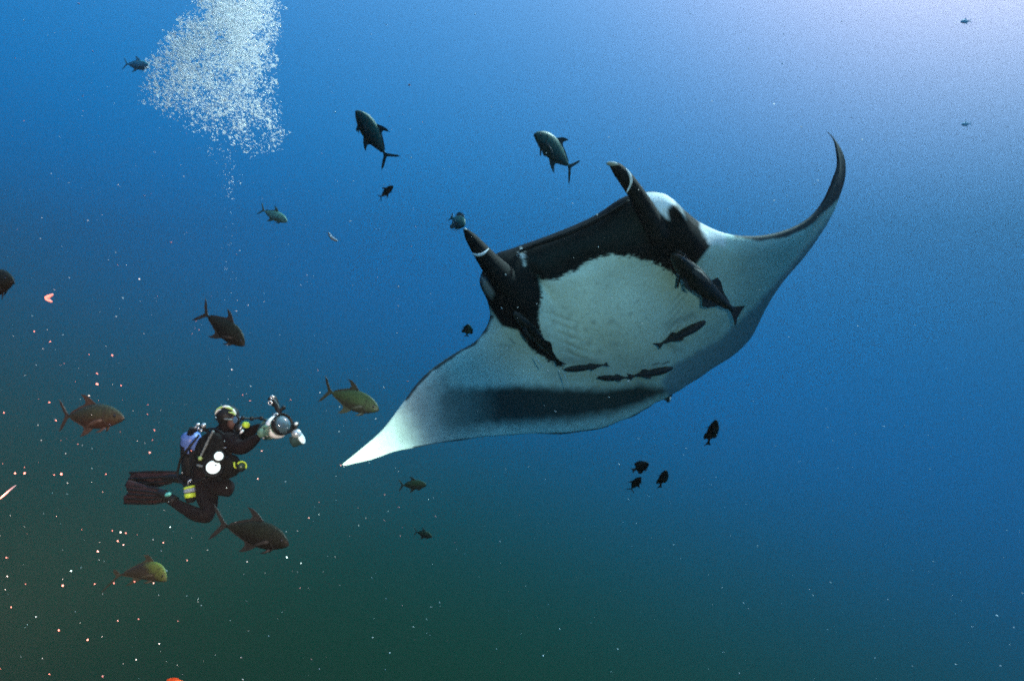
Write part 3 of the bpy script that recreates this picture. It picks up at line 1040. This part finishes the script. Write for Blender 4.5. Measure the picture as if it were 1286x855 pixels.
def diver():
    r = root('person', 'scuba diver in black wetsuit and striped hood kneeling in midwater, aiming a camera', 'person', D(262, 595))
    Jn = {
        'pelvis': (D(258, 603, .05), (.165, .15)), 'waist': (D(259, 588, .02), (.15, .135)), 'chest': (D(267, 567, 0), (.17, .15)),
        'uchest': (D(274, 550, 0), (.15, .13)), 'neck': (D(281, 539, 0), .068), 'jaw': (D(286, 532, -.01), .085), 'head': (D(286, 524, 0), .098), 'crown': (D(285, 517, .01), .07),
        'shR': (D(286, 552, -.16), .095), 'elR': (D(303, 564, -.30), .076), 'foR': (D(315, 556, -.30), .062), 'wrR': (D(326, 547, -.26), .034),
        'shL': (D(276, 545, .16), .085), 'elL': (D(300, 550, .26), .068), 'foL': (D(315, 541, .18), .056), 'wrL': (D(329, 534, .10), .033),
        'hipR': (D(258, 614, -.08), .115), 'thR': (D(262, 632, -.25), .095), 'knR': (D(262, 650, -.36), .076), 'caR': (D(244, 645, -.33), .068), 'anR': (D(219, 631, -.25), .044), 'ftR': (D(208, 624, -.24), .040),
        'hipL': (D(270, 608, .10), .115), 'thL': (D(281, 611, -.12), .095), 'knL': (D(288, 614, -.30), .078), 'caL': (D(268, 612, -.20), .066), 'anL': (D(228, 601, .18), .042), 'ftL': (D(217, 600, .22), .038),
    }
    E = [('pelvis', 'waist'), ('waist', 'chest'), ('chest', 'uchest'), ('uchest', 'neck'), ('neck', 'jaw'), ('jaw', 'head'), ('head', 'crown'),
         ('uchest', 'shR'), ('shR', 'elR'), ('elR', 'foR'), ('foR', 'wrR'), ('uchest', 'shL'), ('shL', 'elL'), ('elL', 'foL'), ('foL', 'wrL'),
         ('pelvis', 'hipR'), ('hipR', 'thR'), ('thR', 'knR'), ('knR', 'caR'), ('caR', 'anR'), ('anR', 'ftR'),
         ('pelvis', 'hipL'), ('hipL', 'thL'), ('thL', 'knL'), ('knL', 'caL'), ('caL', 'anL'), ('anL', 'ftL')]
    b = skin_mesh('body', Jn, E, NEO, r, 2, 0)
    # hood with its striped crown
    hood = part('hood', ball_data(D(285.5, 521.5, .0), (.112, .118, .10), 26, 18, Matrix.Rotation(R(12), 3, 'Y')), RUB, r)
    hc = D(285.5, 521.5, 0)
    for k, (x0, y0, x1, y1, w) in enumerate([(274, 518.5, 283, 513, .013), (278, 514.5, 290, 512, .013), (283, 515, 295, 517, .012), (288, 513.6, 297, 520.5, .011),
                                             (286, 519.5, 295, 522.5, .010), (276, 521, 281, 517.5, .009)]):
        P = []
        for t in np.linspace(0, 1, 9):
            q = D(x0 + (x1 - x0) * t, y0 + (y1 - y0) * t - 1.2 * math.sin(t * math.pi), -.05)
            v = (q - hc)
            # bring onto the hood
            e = math.sqrt((v.x / .114) ** 2 + (v.y / .120) ** 2 + (v.z / .103) ** 2)
            P.append(hc + v / e)
        part('hood_stripe', tube_data(P, [1.15 * w * math.sin(.3 + 2.5 * t) for t in np.linspace(0, 1, 9)], 8, .8), LIM if k % 2 == 0 else WHT, hood)
    # mask, face and regulator
    fx = (D(297, 527, -.07) - D(286, 525, 0)).normalized()
    part('face', ball_data(D(293, 529.5, -.04), (.060, .062, .075), 18, 12), SKINM, r)
    mk = part('mask', tube_data([D(296 + 4.2 * math.cos(a), 527 + 4.6 * math.sin(a), -.075 + .045 * math.sin(a * 1.0) * 0 - .02 * math.cos(a)) for a in np.linspace(0, 2 * math.pi, 25)], .012, 8, closed=False), RUB, r)
    part('mask_lens', ball_data(D(296.5, 527, -.085), (.036, .018, .036), 16, 10), LENS_, mk)
    part('mask_lens', ball_data(D(301.5, 527, -.045), (.016, .03, .034), 16, 10), LENS_, mk)
    part('mask_strap', tube_data([D(275, 524, -.02), D(279, 525.5, -.095), (D(286, 526.5, -.125)), D(293, 527, -.10)], .008, 8), GRY, mk)
    rg = part('regulator', lathe_data(D(297, 536.5, -.07), D(303, 538, -.12), [(0, .02), (.1, .036), (.6, .038), (.9, .030), (1, .012)]), RUB, r)
    part('purge_button', lathe_data(D(302.6, 537.9, -.117), D(303.8, 538.3, -.127), [(0, .02), (.7, .018), (1, .01)]), STEEL, rg)
    hose('regulator_hose', [(298, 539, -.08), (293, 548, -.18), (279, 549, -.22), (262, 542, -.05), (254, 540, .06)], .012, RUB, r)
    hose('inflator_hose', [(254, 541, .05), (268, 538, -.12), (280, 545, -.2), (287, 558, -.24), (291, 572, -.22), (298, 580, -.2)], .011, RUB, r)
    hose('gauge_hose', [(250, 546, .02), (238, 561, -.04), (228, 574, -.03), (224, 588, 0), (223, 598, 0), (231, 608, -.08), (243, 606, -.15), (258, 600, -.24)], .011, RUB, r)
    # second regulator, bright yellow
    oc = part('octopus', lathe_data(D(306, 533, -.14), D(312, 534, -.18), [(0, .012), (.15, .028), (.7, .030), (1, .018)]), YEL, r)
    hose('octopus_hose', [(306, 533, -.14), (301, 545, -.22), (289, 552, -.26), (272, 552, -.20), (259, 545, 0)], .009, RUB, oc)
    part('chin_buckle', lathe_data(D(302, 544, -.24), D(305, 540, -.25), [(0, .010), (.5, .012), (1, .009)]), WHT, r)
    # buoyancy vest
    v1 = part('vest', slab_data([(253, 548, -.13), (266, 541, -.17), (281, 548, -.22), (288, 562, -.23), (285, 580, -.22), (274, 592, -.22), (256, 594, -.20), (246, 584, -.15), (247, 562, -.12)], .09), VEST, r)
    hose('vest_strap', [(268, 541, -.25), (262, 552, -.235), (256, 565, -.225), (250, 577, -.205)], .011, GRY, v1)
    hose('vest_strap', [(248, 584, -.215), (262, 586, -.25), (276, 582, -.26), (286, 574, -.27)], .012, GRY, v1)
    part('vest_pocket', slab_data([(276, 574, -.23), (292, 572, -.27), (300, 583, -.26), (298, 596, -.22), (283, 600, -.2), (275, 590, -.22)], .10), VEST, v1)
    part('shoulder_ring', lathe_data(D(289, 561, -.28), D(292, 564, -.30), [(0, .018), (.5, .022), (1, .016)], 14), STEEL, v1)
    part('chest_clip', tube_data([D(281, 562, -.27), D(287, 561.5, -.28)], .006, 8), STEEL, v1)
    part('waist_buckle', lathe_data(D(250, 574, -.21), D(253, 577, -.23), [(0, .014), (.5, .02), (1, .014)], 12), LIM, v1)
    # twin air tank on the back with its valves
    tk = part('air_tank', lathe_data(D(239.5, 544, .10), D(243, 606, .34), [(0, .022), (.012, .05), (.05, .088), (.10, .090), (.16, .098), (.93, .098), (.97, .10), (1, .06)]), BLU, r)
    part('tank_shade_sleeve', lathe_data(D(240.2, 555, .148), D(243.1, 607, .345), [(0, .103), (.8, .103), (1, .10)]), RUB, tk)  # black sleeve added so the lower tank looks shadowed
    part('tank_band', lathe_data(D(240.6, 562, .172), D(240.9, 566.5, .19), [(0, .103), (1, .103)]), RUB, tk)
    part('tank_neck', lathe_data(D(239.2, 545, .10), D(241, 537.5, .07), [(0, .035), (1, .022)]), RUB, tk)
    tk2 = part('air_tank', lathe_data(D(251, 550, .03), D(252, 604, .26), [(0, .022), (.02, .05), (.06, .078), (.12, .092), (.93, .094), (.97, .08), (1, .05)]), BLU, r)
    part('tank_shade_sleeve', lathe_data(D(251.2, 559, .07), D(252, 605, .265), [(0, .099), (.9, .099), (1, .08)]), RUB, tk2)  # second black sleeve, standing in for shadow on this tank
    vl = part('tank_valve', lathe_data(D(240, 541, .08), D(256, 537, -.02), [(0, .02), (.08, .028), (.3, .026), (.32, .018), (.7, .018), (.72, .028), (1, .026)], 14), RUB, r)
    for (x, y, z, rr) in ((248.2, 533.2, .02, .016), (255.6, 534.0, -.03, .021), (245.2, 536.6, .02, .012), (252.5, 540.5, -.05, .013), (249, 538, -.03, .012)):
        part('valve_knob', lathe_data(D(x - .8, y + .6, z + .02), D(x + .8, y - .6, z - .03), [(0, rr * .6), (.2, rr), (.8, rr), (1, rr * .6)], 14), STEEL, vl)
    # fins on both feet: foot pocket, blade, side rails and a buckle
    def swimfin(pocket, blade, rails, buckle=None):
        f = part('swim_fin', slab_data(blade, .030), FINR, r)
        P = cr_spline([tuple(D(*p)) for p in pocket], 10)
        part('foot_pocket', tube_data([Vector(p) for p in P], list(np.linspace(.036, .062, 10)), 14, .8), RUB, f)
        for ra in rails:
            hose('rail', ra, .012, RUB, f, 14)
        if buckle:
            part('buckle', lathe_data(D(*buckle[0]), D(*buckle[1]), [(0, .012), (.2, .018), (.8, .018), (1, .010)], 10), TURQ, f)
        return f
    swimfin([(200, 618, -.22), (208, 622, -.24), (220, 630, -.25)],
            [(207, 617, -.22), (190, 612, -.18), (174, 606, -.12), (160, 603, -.08), (158.5, 612, -.08), (161, 618, -.08), (155, 624, -.08), (158, 632, -.08), (172, 631, -.10), (190, 632, -.16), (206, 629, -.22)],
            [[(209, 617, -.23), (190, 612.5, -.18), (158, 609, -.08)], [(208, 629, -.23), (190, 632, -.16), (156, 631.5, -.08)], [(205, 623, -.25), (185, 622, -.20), (160, 620, -.11)],
             [(204, 620, -.24), (185, 617, -.19), (160, 614.5, -.10)], [(204, 626, -.24), (185, 627, -.19), (160, 626, -.10)]],
            ((208, 621.8, -.30), (214.5, 619.4, -.32)))
    swimfin([(206, 600, .26), (216, 600, .22), (230, 601, .16)],
            [(222, 592.5, .2), (205, 591, .26), (180, 592, .34), (166, 592, .40), (163, 598, .42), (159, 606, .42), (161, 615, .41), (174, 615, .38), (192, 611, .30), (212, 606, .22)],
            [[(224, 592.5, .2), (195, 592, .28), (163, 593.5, .40)], [(215, 606, .2), (190, 611.5, .28), (162, 611, .40)], [(218, 598, .19), (190, 600, .26), (162, 601, .38)],
             [(216, 603, .19), (190, 606, .26), (163, 607, .38)]])
    # gloved hands closed round the camera handles: palm, four fingers, thumb
    def hand(palm, dirf, dirs, grip, scale=1.0):
        h = part('glove', ball_data(palm, (.036 * scale, .045 * scale, .040 * scale), 16, 10), GLOVE, r)
        for i in range(4):
            bse = palm + dirs * ((i - 1.5) * .021 * scale) + dirf * .030
            ln = (.9, 1.0, .95, .75)[i] * scale
            pts = [bse, bse + dirf * .026 * ln + grip * .012, bse + dirf * .030 * ln + grip * .040 * ln, bse + dirf * .008 + grip * .055 * ln]
            part('finger', tube_data([Vector(p) for p in cr_spline([tuple(p) for p in pts], 10)], [.0105, .0105, .0105, .010, .0098, .0095, .0092, .009, .0085, .005], 8), GLOVE, h)
        tb = palm + dirs * -.034 * scale
        pts = [tb, tb + dirf * .022 - dirs * .014 + grip * .01, tb + dirf * .042 - dirs * .008 + grip * .028]
        part('thumb', tube_data([Vector(p) for p in cr_spline([tuple(p) for p in pts], 8)], [.013, .0125, .012, .0115, .011, .0105, .0095, .006], 8), GLOVE, h)
        return h
    ax = (D(350, 535) - D(325, 545)).normalized()
    hand(D(328.5, 543.5, -.26), ax, -UPV, FWD, 1.1)
    hand(D(332, 534, .08), ax, -UPV, -FWD)
    return r


diver()


def camera_rig():
    r = root('underwater_camera', 'bulky underwater camera with glass dome port and strobe arms held by the diver', 'camera', D(350, 535, -.1))
    ax0, ax1 = D(336, 541, -.02), D(361, 529.5, -.18)
    hs = part('housing', merge([ball_data(D(339, 541, -.06), (.075, .065, .085), 18, 12), lathe_data(D(331, 543, -.02), D(346, 536.5, -.11), [(0, .05), (.1, .082), (.9, .088), (1, .07)], 12)]), mat('green_grey_housing', (.05, .10, .08), .45, .5, var=.5, scale=25), r)
    for k, (x, y) in enumerate([(333, 537), (336, 547), (342, 549), (331, 550)]):
        part('control_knob', lathe_data(D(x, y, -.11), D(x - .6, y, -.145), [(0, .012), (.6, .012), (1, .006)], 10), STEEL if k % 2 else WHT, hs)
    part('port_ring', lathe_data(D(344.6, 537.6, -.10), D(349.5, 535.4, -.13), [(0, .092), (.12, .108), (.88, .110), (1, .096)], 32), WHT, r)
    part('port_collar', lathe_data(D(349.3, 535.5, -.129), D(352.4, 534, -.15), [(0, .090), (1, .092)], 30), mat('port_green', (.05, .30, .20), .4, .5), r)
    gl = bpy.data.materials.new('dome_glass')
    gl.use_nodes = True
    gb = gl.node_tree.nodes['Principled BSDF']
    gb.inputs['Base Color'].default_value = (.07, .12, .14, 1)
    gb.inputs['Roughness'].default_value = .06
    gb.inputs['Specular IOR Level'].default_value = .9
    gb.inputs['Coat Weight'].default_value = 1.0
    gb.inputs['Coat Roughness'].default_value = .03
    a, b = D(352, 534.2, -.148), D(364, 528.6, -.225)
    prof = [(math.sin(t) * 1.0, .096 * math.cos(t)) for t in np.linspace(0, math.pi / 2 - .04, 12)]
    L = (b - a).length
    part('dome_port', lathe_data(a, b, [(s * .096 / L, q) for s, q in prof], 32), gl, r)
    part('port_shade', lathe_data(D(350.6, 534.9, -.14), D(357, 531.8, -.18), [(0, .094), (0.4, .102), (1, .104), (1.0, .100), (.5, .098)], 32), RUB, r)
    # upper arm: ball clamps and floats, strobe at its end seen from behind
    def arm(pts, rr=.016):
        P = [D(*p) for p in pts]
        o = part('strobe_arm', tube_data([Vector(p) for p in cr_spline([tuple(p) for p in P], 12)], rr, 10), RUB, r)
        for p in P[::1]:
            part('ball_clamp', ball_data(p, .022, 12, 8), RUB, o)
        return o
    arm([(352, 522, -.05), (349, 513, -.04), (345, 506, -.02), (341, 501, 0)], .026)
    arm([(349, 520, -.05), (356, 512, -.03)], .012)
    arm([(336, 530, .0), (328, 525, .04), (316, 525.5, .02), (305, 525, -.05)], .010)
    arm([(366, 541, -.1), (371, 536, -.12), (372, 546, -.15)], .014)
    for (x, y, z, rr) in ((341.8, 499, -.03, .020), (339.3, 505.8, -.05, .022), (346.5, 521.5, -.1, .024)):
        P = [D(x + rr / .0077 * math.cos(a) * .8, y + rr / .0077 * math.sin(a) * .8, z) for a in np.linspace(0, 2 * math.pi, 17)]
        part('clamp_ring', tube_data(P, .006, 8, closed=False), STEEL, r)
    s1 = part('strobe', lathe_data(D(340, 497.5, .03), D(347, 509, .05), [(0, .02), (.06, .036), (.3, .042), (.9, .036), (1, .02)], 18), RUB, r)
    s2 = part('strobe', lathe_data(D(366.5, 555, -.12), D(378.5, 550, -.13), [(0, .035), (.08, .056), (.5, .056), (.9, .064), (1, .062)], 22), mat('strobe_body', (.03, .06, .055), .4, .5, var=.4), r)
    part('strobe_glass', lathe_data(D(378.3, 550.1, -.13), D(379.6, 549.5, -.131), [(0, .060), (.6, .060), (1, .05)], 22), WHT, s2)
    part('strobe_band', lathe_data(D(369, 545.2, -.14), D(375.5, 543.5, -.19), [(0, .025), (.2, .040), (.8, .040), (1, .025)], 16), STEEL, s2)
    part('spotting_light', lathe_data(D(368, 534, -.16), D(373.5, 531.5, -.2), [(0, .014), (.1, .022), (.8, .024), (1, .018)], 14), RUB, r)
    part('spotting_lens', lathe_data(D(371.5, 532.2, -.2), D(372.8, 531.6, -.215), [(0, .018), (1, .012)], 12), WHT, r)
    return r


camera_rig()


def torch(label, c, face_r, body_r, depth, dirv, facem, grp=None):
    """stubby dive torch with its face to the viewer"""
    r = root('dive_torch', label, 'torch', D(*c), grp)
    a = D(*c)
    d = Vector(dirv).normalized()
    part('torch_body', lathe_data(a - d * depth, a, [(0, body_r * .5), (.08, body_r * .75), (.6, body_r * .8), (.72, body_r), (1, body_r)], 26), RUB, r)
    n = 26
    Rm = orient(Vector((0, 0, 0)), d)
    P = [a + d * .002 + Rm @ Vector((math.cos(t) * body_r * .93, math.sin(t) * body_r * .93, 0)) for t in np.linspace(0, 2 * math.pi, n)]
    part('bezel', tube_data(P, body_r * .05, 8, closed=False), RUB, r)
    f = part('torch_face', lathe_data(a - d * .004, a + d * .012, [(0, face_r), (.6, face_r * .96), (1, face_r * .5)], 26), facem, r)
    part('bulb', ball_data(a + d * .012 + Vector(Rm @ Vector((face_r * .3, face_r * .2, 0))), face_r * .2, 10, 8), STEEL, f)
    return r


to_cam = -D(268, 586)
torch('large round torch with bright white face at the waist of the diver', (267.8, 586.5, -.36), .062, .092, .13, to_cam + Vector((-.4, 0, 2.2)), LAMPM, 'torches clipped to the vest')
torch('smaller round torch with pearly face, just above the large one', (274.8, 572.6, -.37), .040, .058, .12, to_cam + Vector((.3, 0, 1.4)), LAMPM, 'torches clipped to the vest')


def banded_torch():
    r = root('banded_torch', 'grey canister with two acid yellow bands dangling behind the knees of the diver', 'canister', D(238.5, 618, -.2))
    part('canister', lathe_data(D(237, 608, -.2), D(240, 631, -.22), [(0, .025), (.05, .046), (.5, .050), (.55, .046), (.9, .043), (1, .026)], 20), RUB, r)
    part('band', lathe_data(D(237.4, 610.5, -.2), D(237.9, 613.3, -.203), [(0, .050), (1, .051)], 22), YEL, r)
    part('sleeve', lathe_data(D(237.9, 613.6, -.203), D(238.5, 618.4, -.21), [(0, .050), (.5, .052), (1, .050)], 22), mat('sleeve_grey', (.30, .36, .42), .5, .4, var=.5, scale=60), r)
    part('band', lathe_data(D(238.6, 619, -.21), D(239.2, 624.5, -.215), [(0, .052), (.5, .050), (1, .051)], 22), YEL, r)
    part('clip', tube_data([D(236, 609, -.2), D(237, 604, -.2), D(241, 602, -.19)], .008, 8), STEEL, r)


banded_torch()


def gauge():
    r = root('pressure_gauge', 'small pressure gauge with yellow ring hanging at the front of the vest', 'gauge', D(303, 586, -.3))
    a, b = D(302, 587, -.27), D(303.5, 585, -.34)
    part('gauge_case', lathe_data(a, b, [(0, .03), (.2, .044), (1, .044)], 20), RUB, r)
    n = 20
    Rm = orient(a, b)
    P = [b + Rm @ Vector((math.cos(t) * .040, math.sin(t) * .040, 0)) for t in np.linspace(-.6, 2.6, n)]
    part('yellow_ring', tube_data(P, .008, 8), YEL, r)
    part('dial', lathe_data(b, b + (b - a).normalized() * .006, [(0, .03), (1, .028)], 20), mat('dial_dark', (.03, .06, .03), .3, .5), r)
    part('gauge_clip', tube_data([D(294, 580, -.33), D(294.5, 586, -.33), D(298, 588, -.32)], .008, 8), YEL, r)


gauge()


# ------------------------------------------------------------------ bubbles and drifting matter
ICO_V = []
_p = (1 + 5 ** .5) / 2
for a_, b_ in ((-1, _p), (1, _p), (-1, -_p), (1, -_p)):
    ICO_V.append((a_, b_, 0))
for a_, b_ in ((-1, _p), (1, _p), (-1, -_p), (1, -_p)):
    ICO_V.append((0, a_, b_))
for a_, b_ in ((_p, -1), (_p, 1), (-_p, -1), (-_p, 1)):
    ICO_V.append((a_, 0, b_))
ICO_V = np.array(ICO_V) / math.hypot(1, _p)
ICO_F = np.array([(0, 11, 5), (0, 5, 1), (0, 1, 7), (0, 7, 10), (0, 10, 11), (1, 5, 9), (5, 11, 4), (11, 10, 2), (10, 7, 6), (7, 1, 8),
                  (3, 9, 4), (3, 4, 2), (3, 2, 6), (3, 6, 8), (3, 8, 9), (4, 9, 5), (2, 4, 11), (6, 2, 10), (8, 6, 7), (9, 8, 1)])


def blobs(name, label, cat, C_, rad, m, squash=None, kind='stuff'):
    """many tiny drops in one mesh; squash = per-drop 3-vector of radii factors in random tilt"""
    n = len(C_)
    V = np.repeat(ICO_V[None], n, 0)
    if squash is not None:
        V = V * squash[:, None, :]
        ang = rng.normal(.55, .35, n)      # tilted in the picture plane, like streaming bubbles
        c, s = np.cos(ang)[:, None], np.sin(ang)[:, None]
        x, z = V[..., 0].copy(), V[..., 2].copy()
        V[..., 0] = x * c + z * s
        V[..., 2] = -x * s + z * c
    V = V * rad[:, None, None] + C_[:, None, :]
    F = (ICO_F[None] + (np.arange(n) * 12)[:, None, None]).reshape(-1, 3)
    o = from_data(name, V.reshape(-1, 3).tolist(), F.tolist(), m)
    o['label'] = label
    o['category'] = cat
    if kind:
        o['kind'] = kind
    return o


def to_w(px, py, d):
    return px_to_world(np.asarray(px, float), np.asarray(py, float), np.asarray(d, float))


def bubbles():
    X, Y, Dp, Rr = [], [], [], []
    outline = np.array([(252, -60), (236, -10), (240, 10), (216, 30), (200, 55), (188, 85), (178, 118), (182, 128), (215, 145), (236, 165), (262, 172), (285, 170), (300, 185), (316, 196), (330, 182),
                        (352, 188), (357, 172), (352, 140), (343, 110), (345, 60), (352, 20), (352, -60)], float)
    rr = random.Random(3)
    gx, gy = np.meshgrid(np.arange(166, 372, 1.5), np.arange(-60, 214, 1.5))
    dist = -poly_sd(outline, gx, gy)
    nn = np.array([[noise.noise(Vector((x * .045, y * .045, 1))) + .45 * noise.noise(Vector((x * .14, y * .14, 4))) for x, y in zip(a, b)] for a, b in zip(gx, gy)])
    dist = dist + nn * 9
    p = np.clip((dist + 7) / 36, 0, 1) ** 1.1
    core = np.exp(-((gx - 298) / 42) ** 2 - ((gy - 5) / 80) ** 2) + .55 * np.exp(-((gx - 218) / 34) ** 2 - ((gy - 62) / 45) ** 2)
    p = p * np.clip((.62 + .6 * nn), .10, 1) * (.40 + 1.0 * core + .15 * (gy < 140))
    cum = np.cumsum(p.ravel()) / p.sum()
    N = 21000
    pick = np.searchsorted(cum, rng.random(N))
    X = list(gx.ravel()[pick] + rng.uniform(-.9, .9, N))
    Y = list(gy.ravel()[pick] + rng.uniform(-.9, .9, N))
    Dp = list(7.6 + np.clip(rng.normal(0, 1.0, N), -2, 2))
    ck = core.ravel()[pick]
    Rr = list(.0032 + .0085 * rng.random(N) ** 3.2 + .0055 * ck * rng.random(N) + (rng.random(N) < .012) * .011)
    # the thin string rising from the diver
    for _ in range(110):
        t = rr.random()
        X.append(282 + 8 * math.sin(t * 5) + rr.gauss(0, 5 + 6 * t))
        Y.append(250 - 70 * t)
        Dp.append(7.2 + rr.gauss(0, .1))
        Rr.append(.0025 + .0045 * rr.random() ** 3)
    for _ in range(30):
        t = rr.random()
        X.append(287 + rr.gauss(0, 5))
        Y.append(500 - 250 * t)
        Dp.append(6.9)
        Rr.append(.002 + .0018 * rr.random())
    C_ = to_w(X, Y, Dp)
    sq = np.stack([rng.uniform(.9, 2.1, len(X)), rng.uniform(.7, 1.1, len(X)), rng.uniform(.5, .85, len(X))], 1)
    m = bpy.data.materials.new('air_bubble')
    m.use_nodes = True
    nt = m.node_tree
    b = nt.nodes['Principled BSDF']
    b.inputs['Base Color'].default_value = (.95, .96, .96, 1)
    b.inputs['Roughness'].default_value = .15
    b.inputs['Specular IOR Level'].default_value = .9
    tr = nt.nodes.new('ShaderNodeBsdfTranslucent')      # light from the far side comes through the bubble
    tr.inputs['Color'].default_value = (.98, .98, .98, 1)
    mxs = nt.nodes.new('ShaderNodeMixShader')
    mxs.inputs[0].default_value = .8
    nt.links.new(b.outputs[0], mxs.inputs[1])
    nt.links.new(tr.outputs[0], mxs.inputs[2])
    nt.links.new(mxs.outputs[0], nt.nodes['Material Output'].inputs['Surface'])
    blobs('bubbles', 'white cloud of air bubbles rising from the diver', 'bubbles', C_, np.array(Rr), m, sq)


def poly_in(P, x, y):
    ins = False
    for i in range(len(P)):
        a, b = P[i], P[(i + 1) % len(P)]
        if (a[1] > y) != (b[1] > y) and x < (b[0] - a[0]) * (y - a[1]) / (b[1] - a[1]) + a[0]:
            ins = not ins
    return ins


bubbles()

PINK = mat('flash_pink_plankton', (.70, .27, .23), .6, .3, var=.1, scale=50)  # pinkish flash tint is put into the speck colour
SNOW = mat('pale_plankton', (.75, .80, .78), .6, .3, var=.2, scale=50)


def snow():
    seen_p = [(122, 469, 2.6), (122, 482, 3.0), (141, 446, 2.2), (152, 484, 1.6), (31, 594, 2.4), (19, 594, 2.2), (77, 595, 2.4), (68, 596, 1.4), (133, 595, 1.3), (5, 518, 1.6), (123, 692, 2.2), (148, 679, 1.5), (155, 684, 1.5),
              (141, 666, 1.3), (158, 669, 1.5), (79, 735, 2.4), (32, 733, 1.6), (143, 732, 2.0), (169, 730, 1.3), (119, 733, 1.5), (193, 732, 1.4), (74, 791, 2.0), (110, 803, 2.2), (148, 779, 1.5), (174, 777, 1.6),
              (62, 846, 1.5), (129, 849, 2.2), (235, 703, 1.4), (205, 681, 1.3), (63, 429, 1.8), (43, 416, 1.5), (297, 320, 1.8), (246, 403, 1.6), (250, 414, 1.4), (241, 419, 1.2), (399, 465, 1.4), (314, 503, 1.8),
              (305, 496, 1.4), (365, 502, 2.0), (324, 601, 1.4), (194, 540, 2.0), (188, 568, 2.2), (186, 508, 1.3), (99, 5, 2.0), (30, 152, 1.5), (514, 107, 2.6), (640, 180, 1.4), (501, 637, 1.8), (482, 653, 1.5),
              (571, 681, 1.3), (505, 760, 1.3), (422, 533, 1.4), (428, 584, 1.6), (62, 505, 1.2), (8, 700, 1.6), (14, 762, 1.5), (104, 121, 1.3), (605, 465, 1.2), (388, 650, 1.3)]
    seen_w = [(291, 464, 1.7), (310, 190, 2.0), (421, 141, 2.4), (600, 258, 1.6), (972, 252, 2.0), (1252, 773, 2.6), (1221, 787, 1.6), (1273, 788, 2.0), (1268, 809, 1.8), (1256, 836, 1.8), (1284, 745, 1.8), (1017, 740, 1.4),
              (1003, 580, 1.3), (1053, 588, 1.3), (858, 571, 1.8), (862, 563, 1.3), (777, 583, 1.4), (899, 599, 1.2), (378, 707, 1.6), (688, 465, 1.7), (699, 474, 1.3), (650, 386, 1.2), (765, 499, 1.4), (768, 374, 1.5),
              (171, 828, 2.0), (200, 808, 1.6), (682, 823, 2.0), (630, 387, 1.5), (683, 509, 1.2), (596, 358, 1.2), (515, 163, 1.2), (564, 210, 1.4), (1062, 296, 1.2), (415, 297, 1.6), (700, 250, 1.0)]
    rr = random.Random(11)
    for nm, lab, seen, m, cnt in (('flash_pink_plankton', 'pink lit specks drifting near the lens on the left', seen_p, PINK, 150), ('plankton', 'pale specks drifting all through the water', seen_w, SNOW, 1100)):
        X, Y, Dp, Rr = [], [], [], []
        for x, y, s in seen:
            d = rr.uniform(1.6, 3.0) if nm == 'flash_pink_plankton' else rr.uniform(2.2, 4.2)
            if 600 < x < 900 and 300 < y < 520:
                d = min(d, 4)
            X.append(x)
            Y.append(y)
            Dp.append(d)
            Rr.append(s * .52 * d / FPX)
        for _ in range(cnt):
            if nm == 'flash_pink_plankton':
                x = -80 + 700 * rr.random() ** 1.7
                y = rr.uniform(-60, 920)
                d = rr.uniform(1.2, 4.5)
            else:
                x, y = rr.uniform(-150, 1440), rr.uniform(-100, 960)
                d = rr.uniform(1.5, 9)
            X.append(x)
            Y.append(y)
            Dp.append(d)
            Rr.append((.28 + .62 * rr.random() ** 2.5) * d / FPX)
        C_ = to_w(X, Y, Dp)
        sq = np.stack([rng.uniform(.8, 1.6, len(X)), rng.uniform(.7, 1.1, len(X)), rng.uniform(.5, 1.1, len(X))], 1)
        blobs(nm, lab, 'plankton', C_, np.array(Rr), m, sq)


snow()


def salp(label, pts, w, m=PINK, rr_=None):
    P = [Vector(at(*p)) for p in pts]
    S_ = cr_spline([tuple(p) for p in P], 14)
    prof = [w * (math.sin(.35 + 2.5 * t) ** .7) for t in np.linspace(0, 1, 14)]
    c = P[len(P) // 2]
    me = tube_data([Vector(p) - c for p in S_], prof, 10, .7)
    o = from_data('drifting_jelly', me[0], me[1], m)
    o.location = c
    o['label'] = label
    o['category'] = 'jelly'
    o['group'] = 'pink jelly scraps near the lens'
    return o


salp('pink bent jelly scrap glowing in open water below the left edge fish', [(66.5, 369.5, 2.0), (58.5, 374.5, 2.0), (65.5, 379, 2.0)], .0068)
salp('thin pink jelly thread slanting at the left edge of the view', [(0, 626, 1.8), (9, 618, 1.8), (20, 609, 1.85)], .0022)
salp('faint pale jelly smudge in the blue below the silvery jack', [(412, 292, 5.5), (417, 299, 5.5), (424, 303, 5.5)], .017, mat('jelly_pale', (.16, .24, .28), .6))
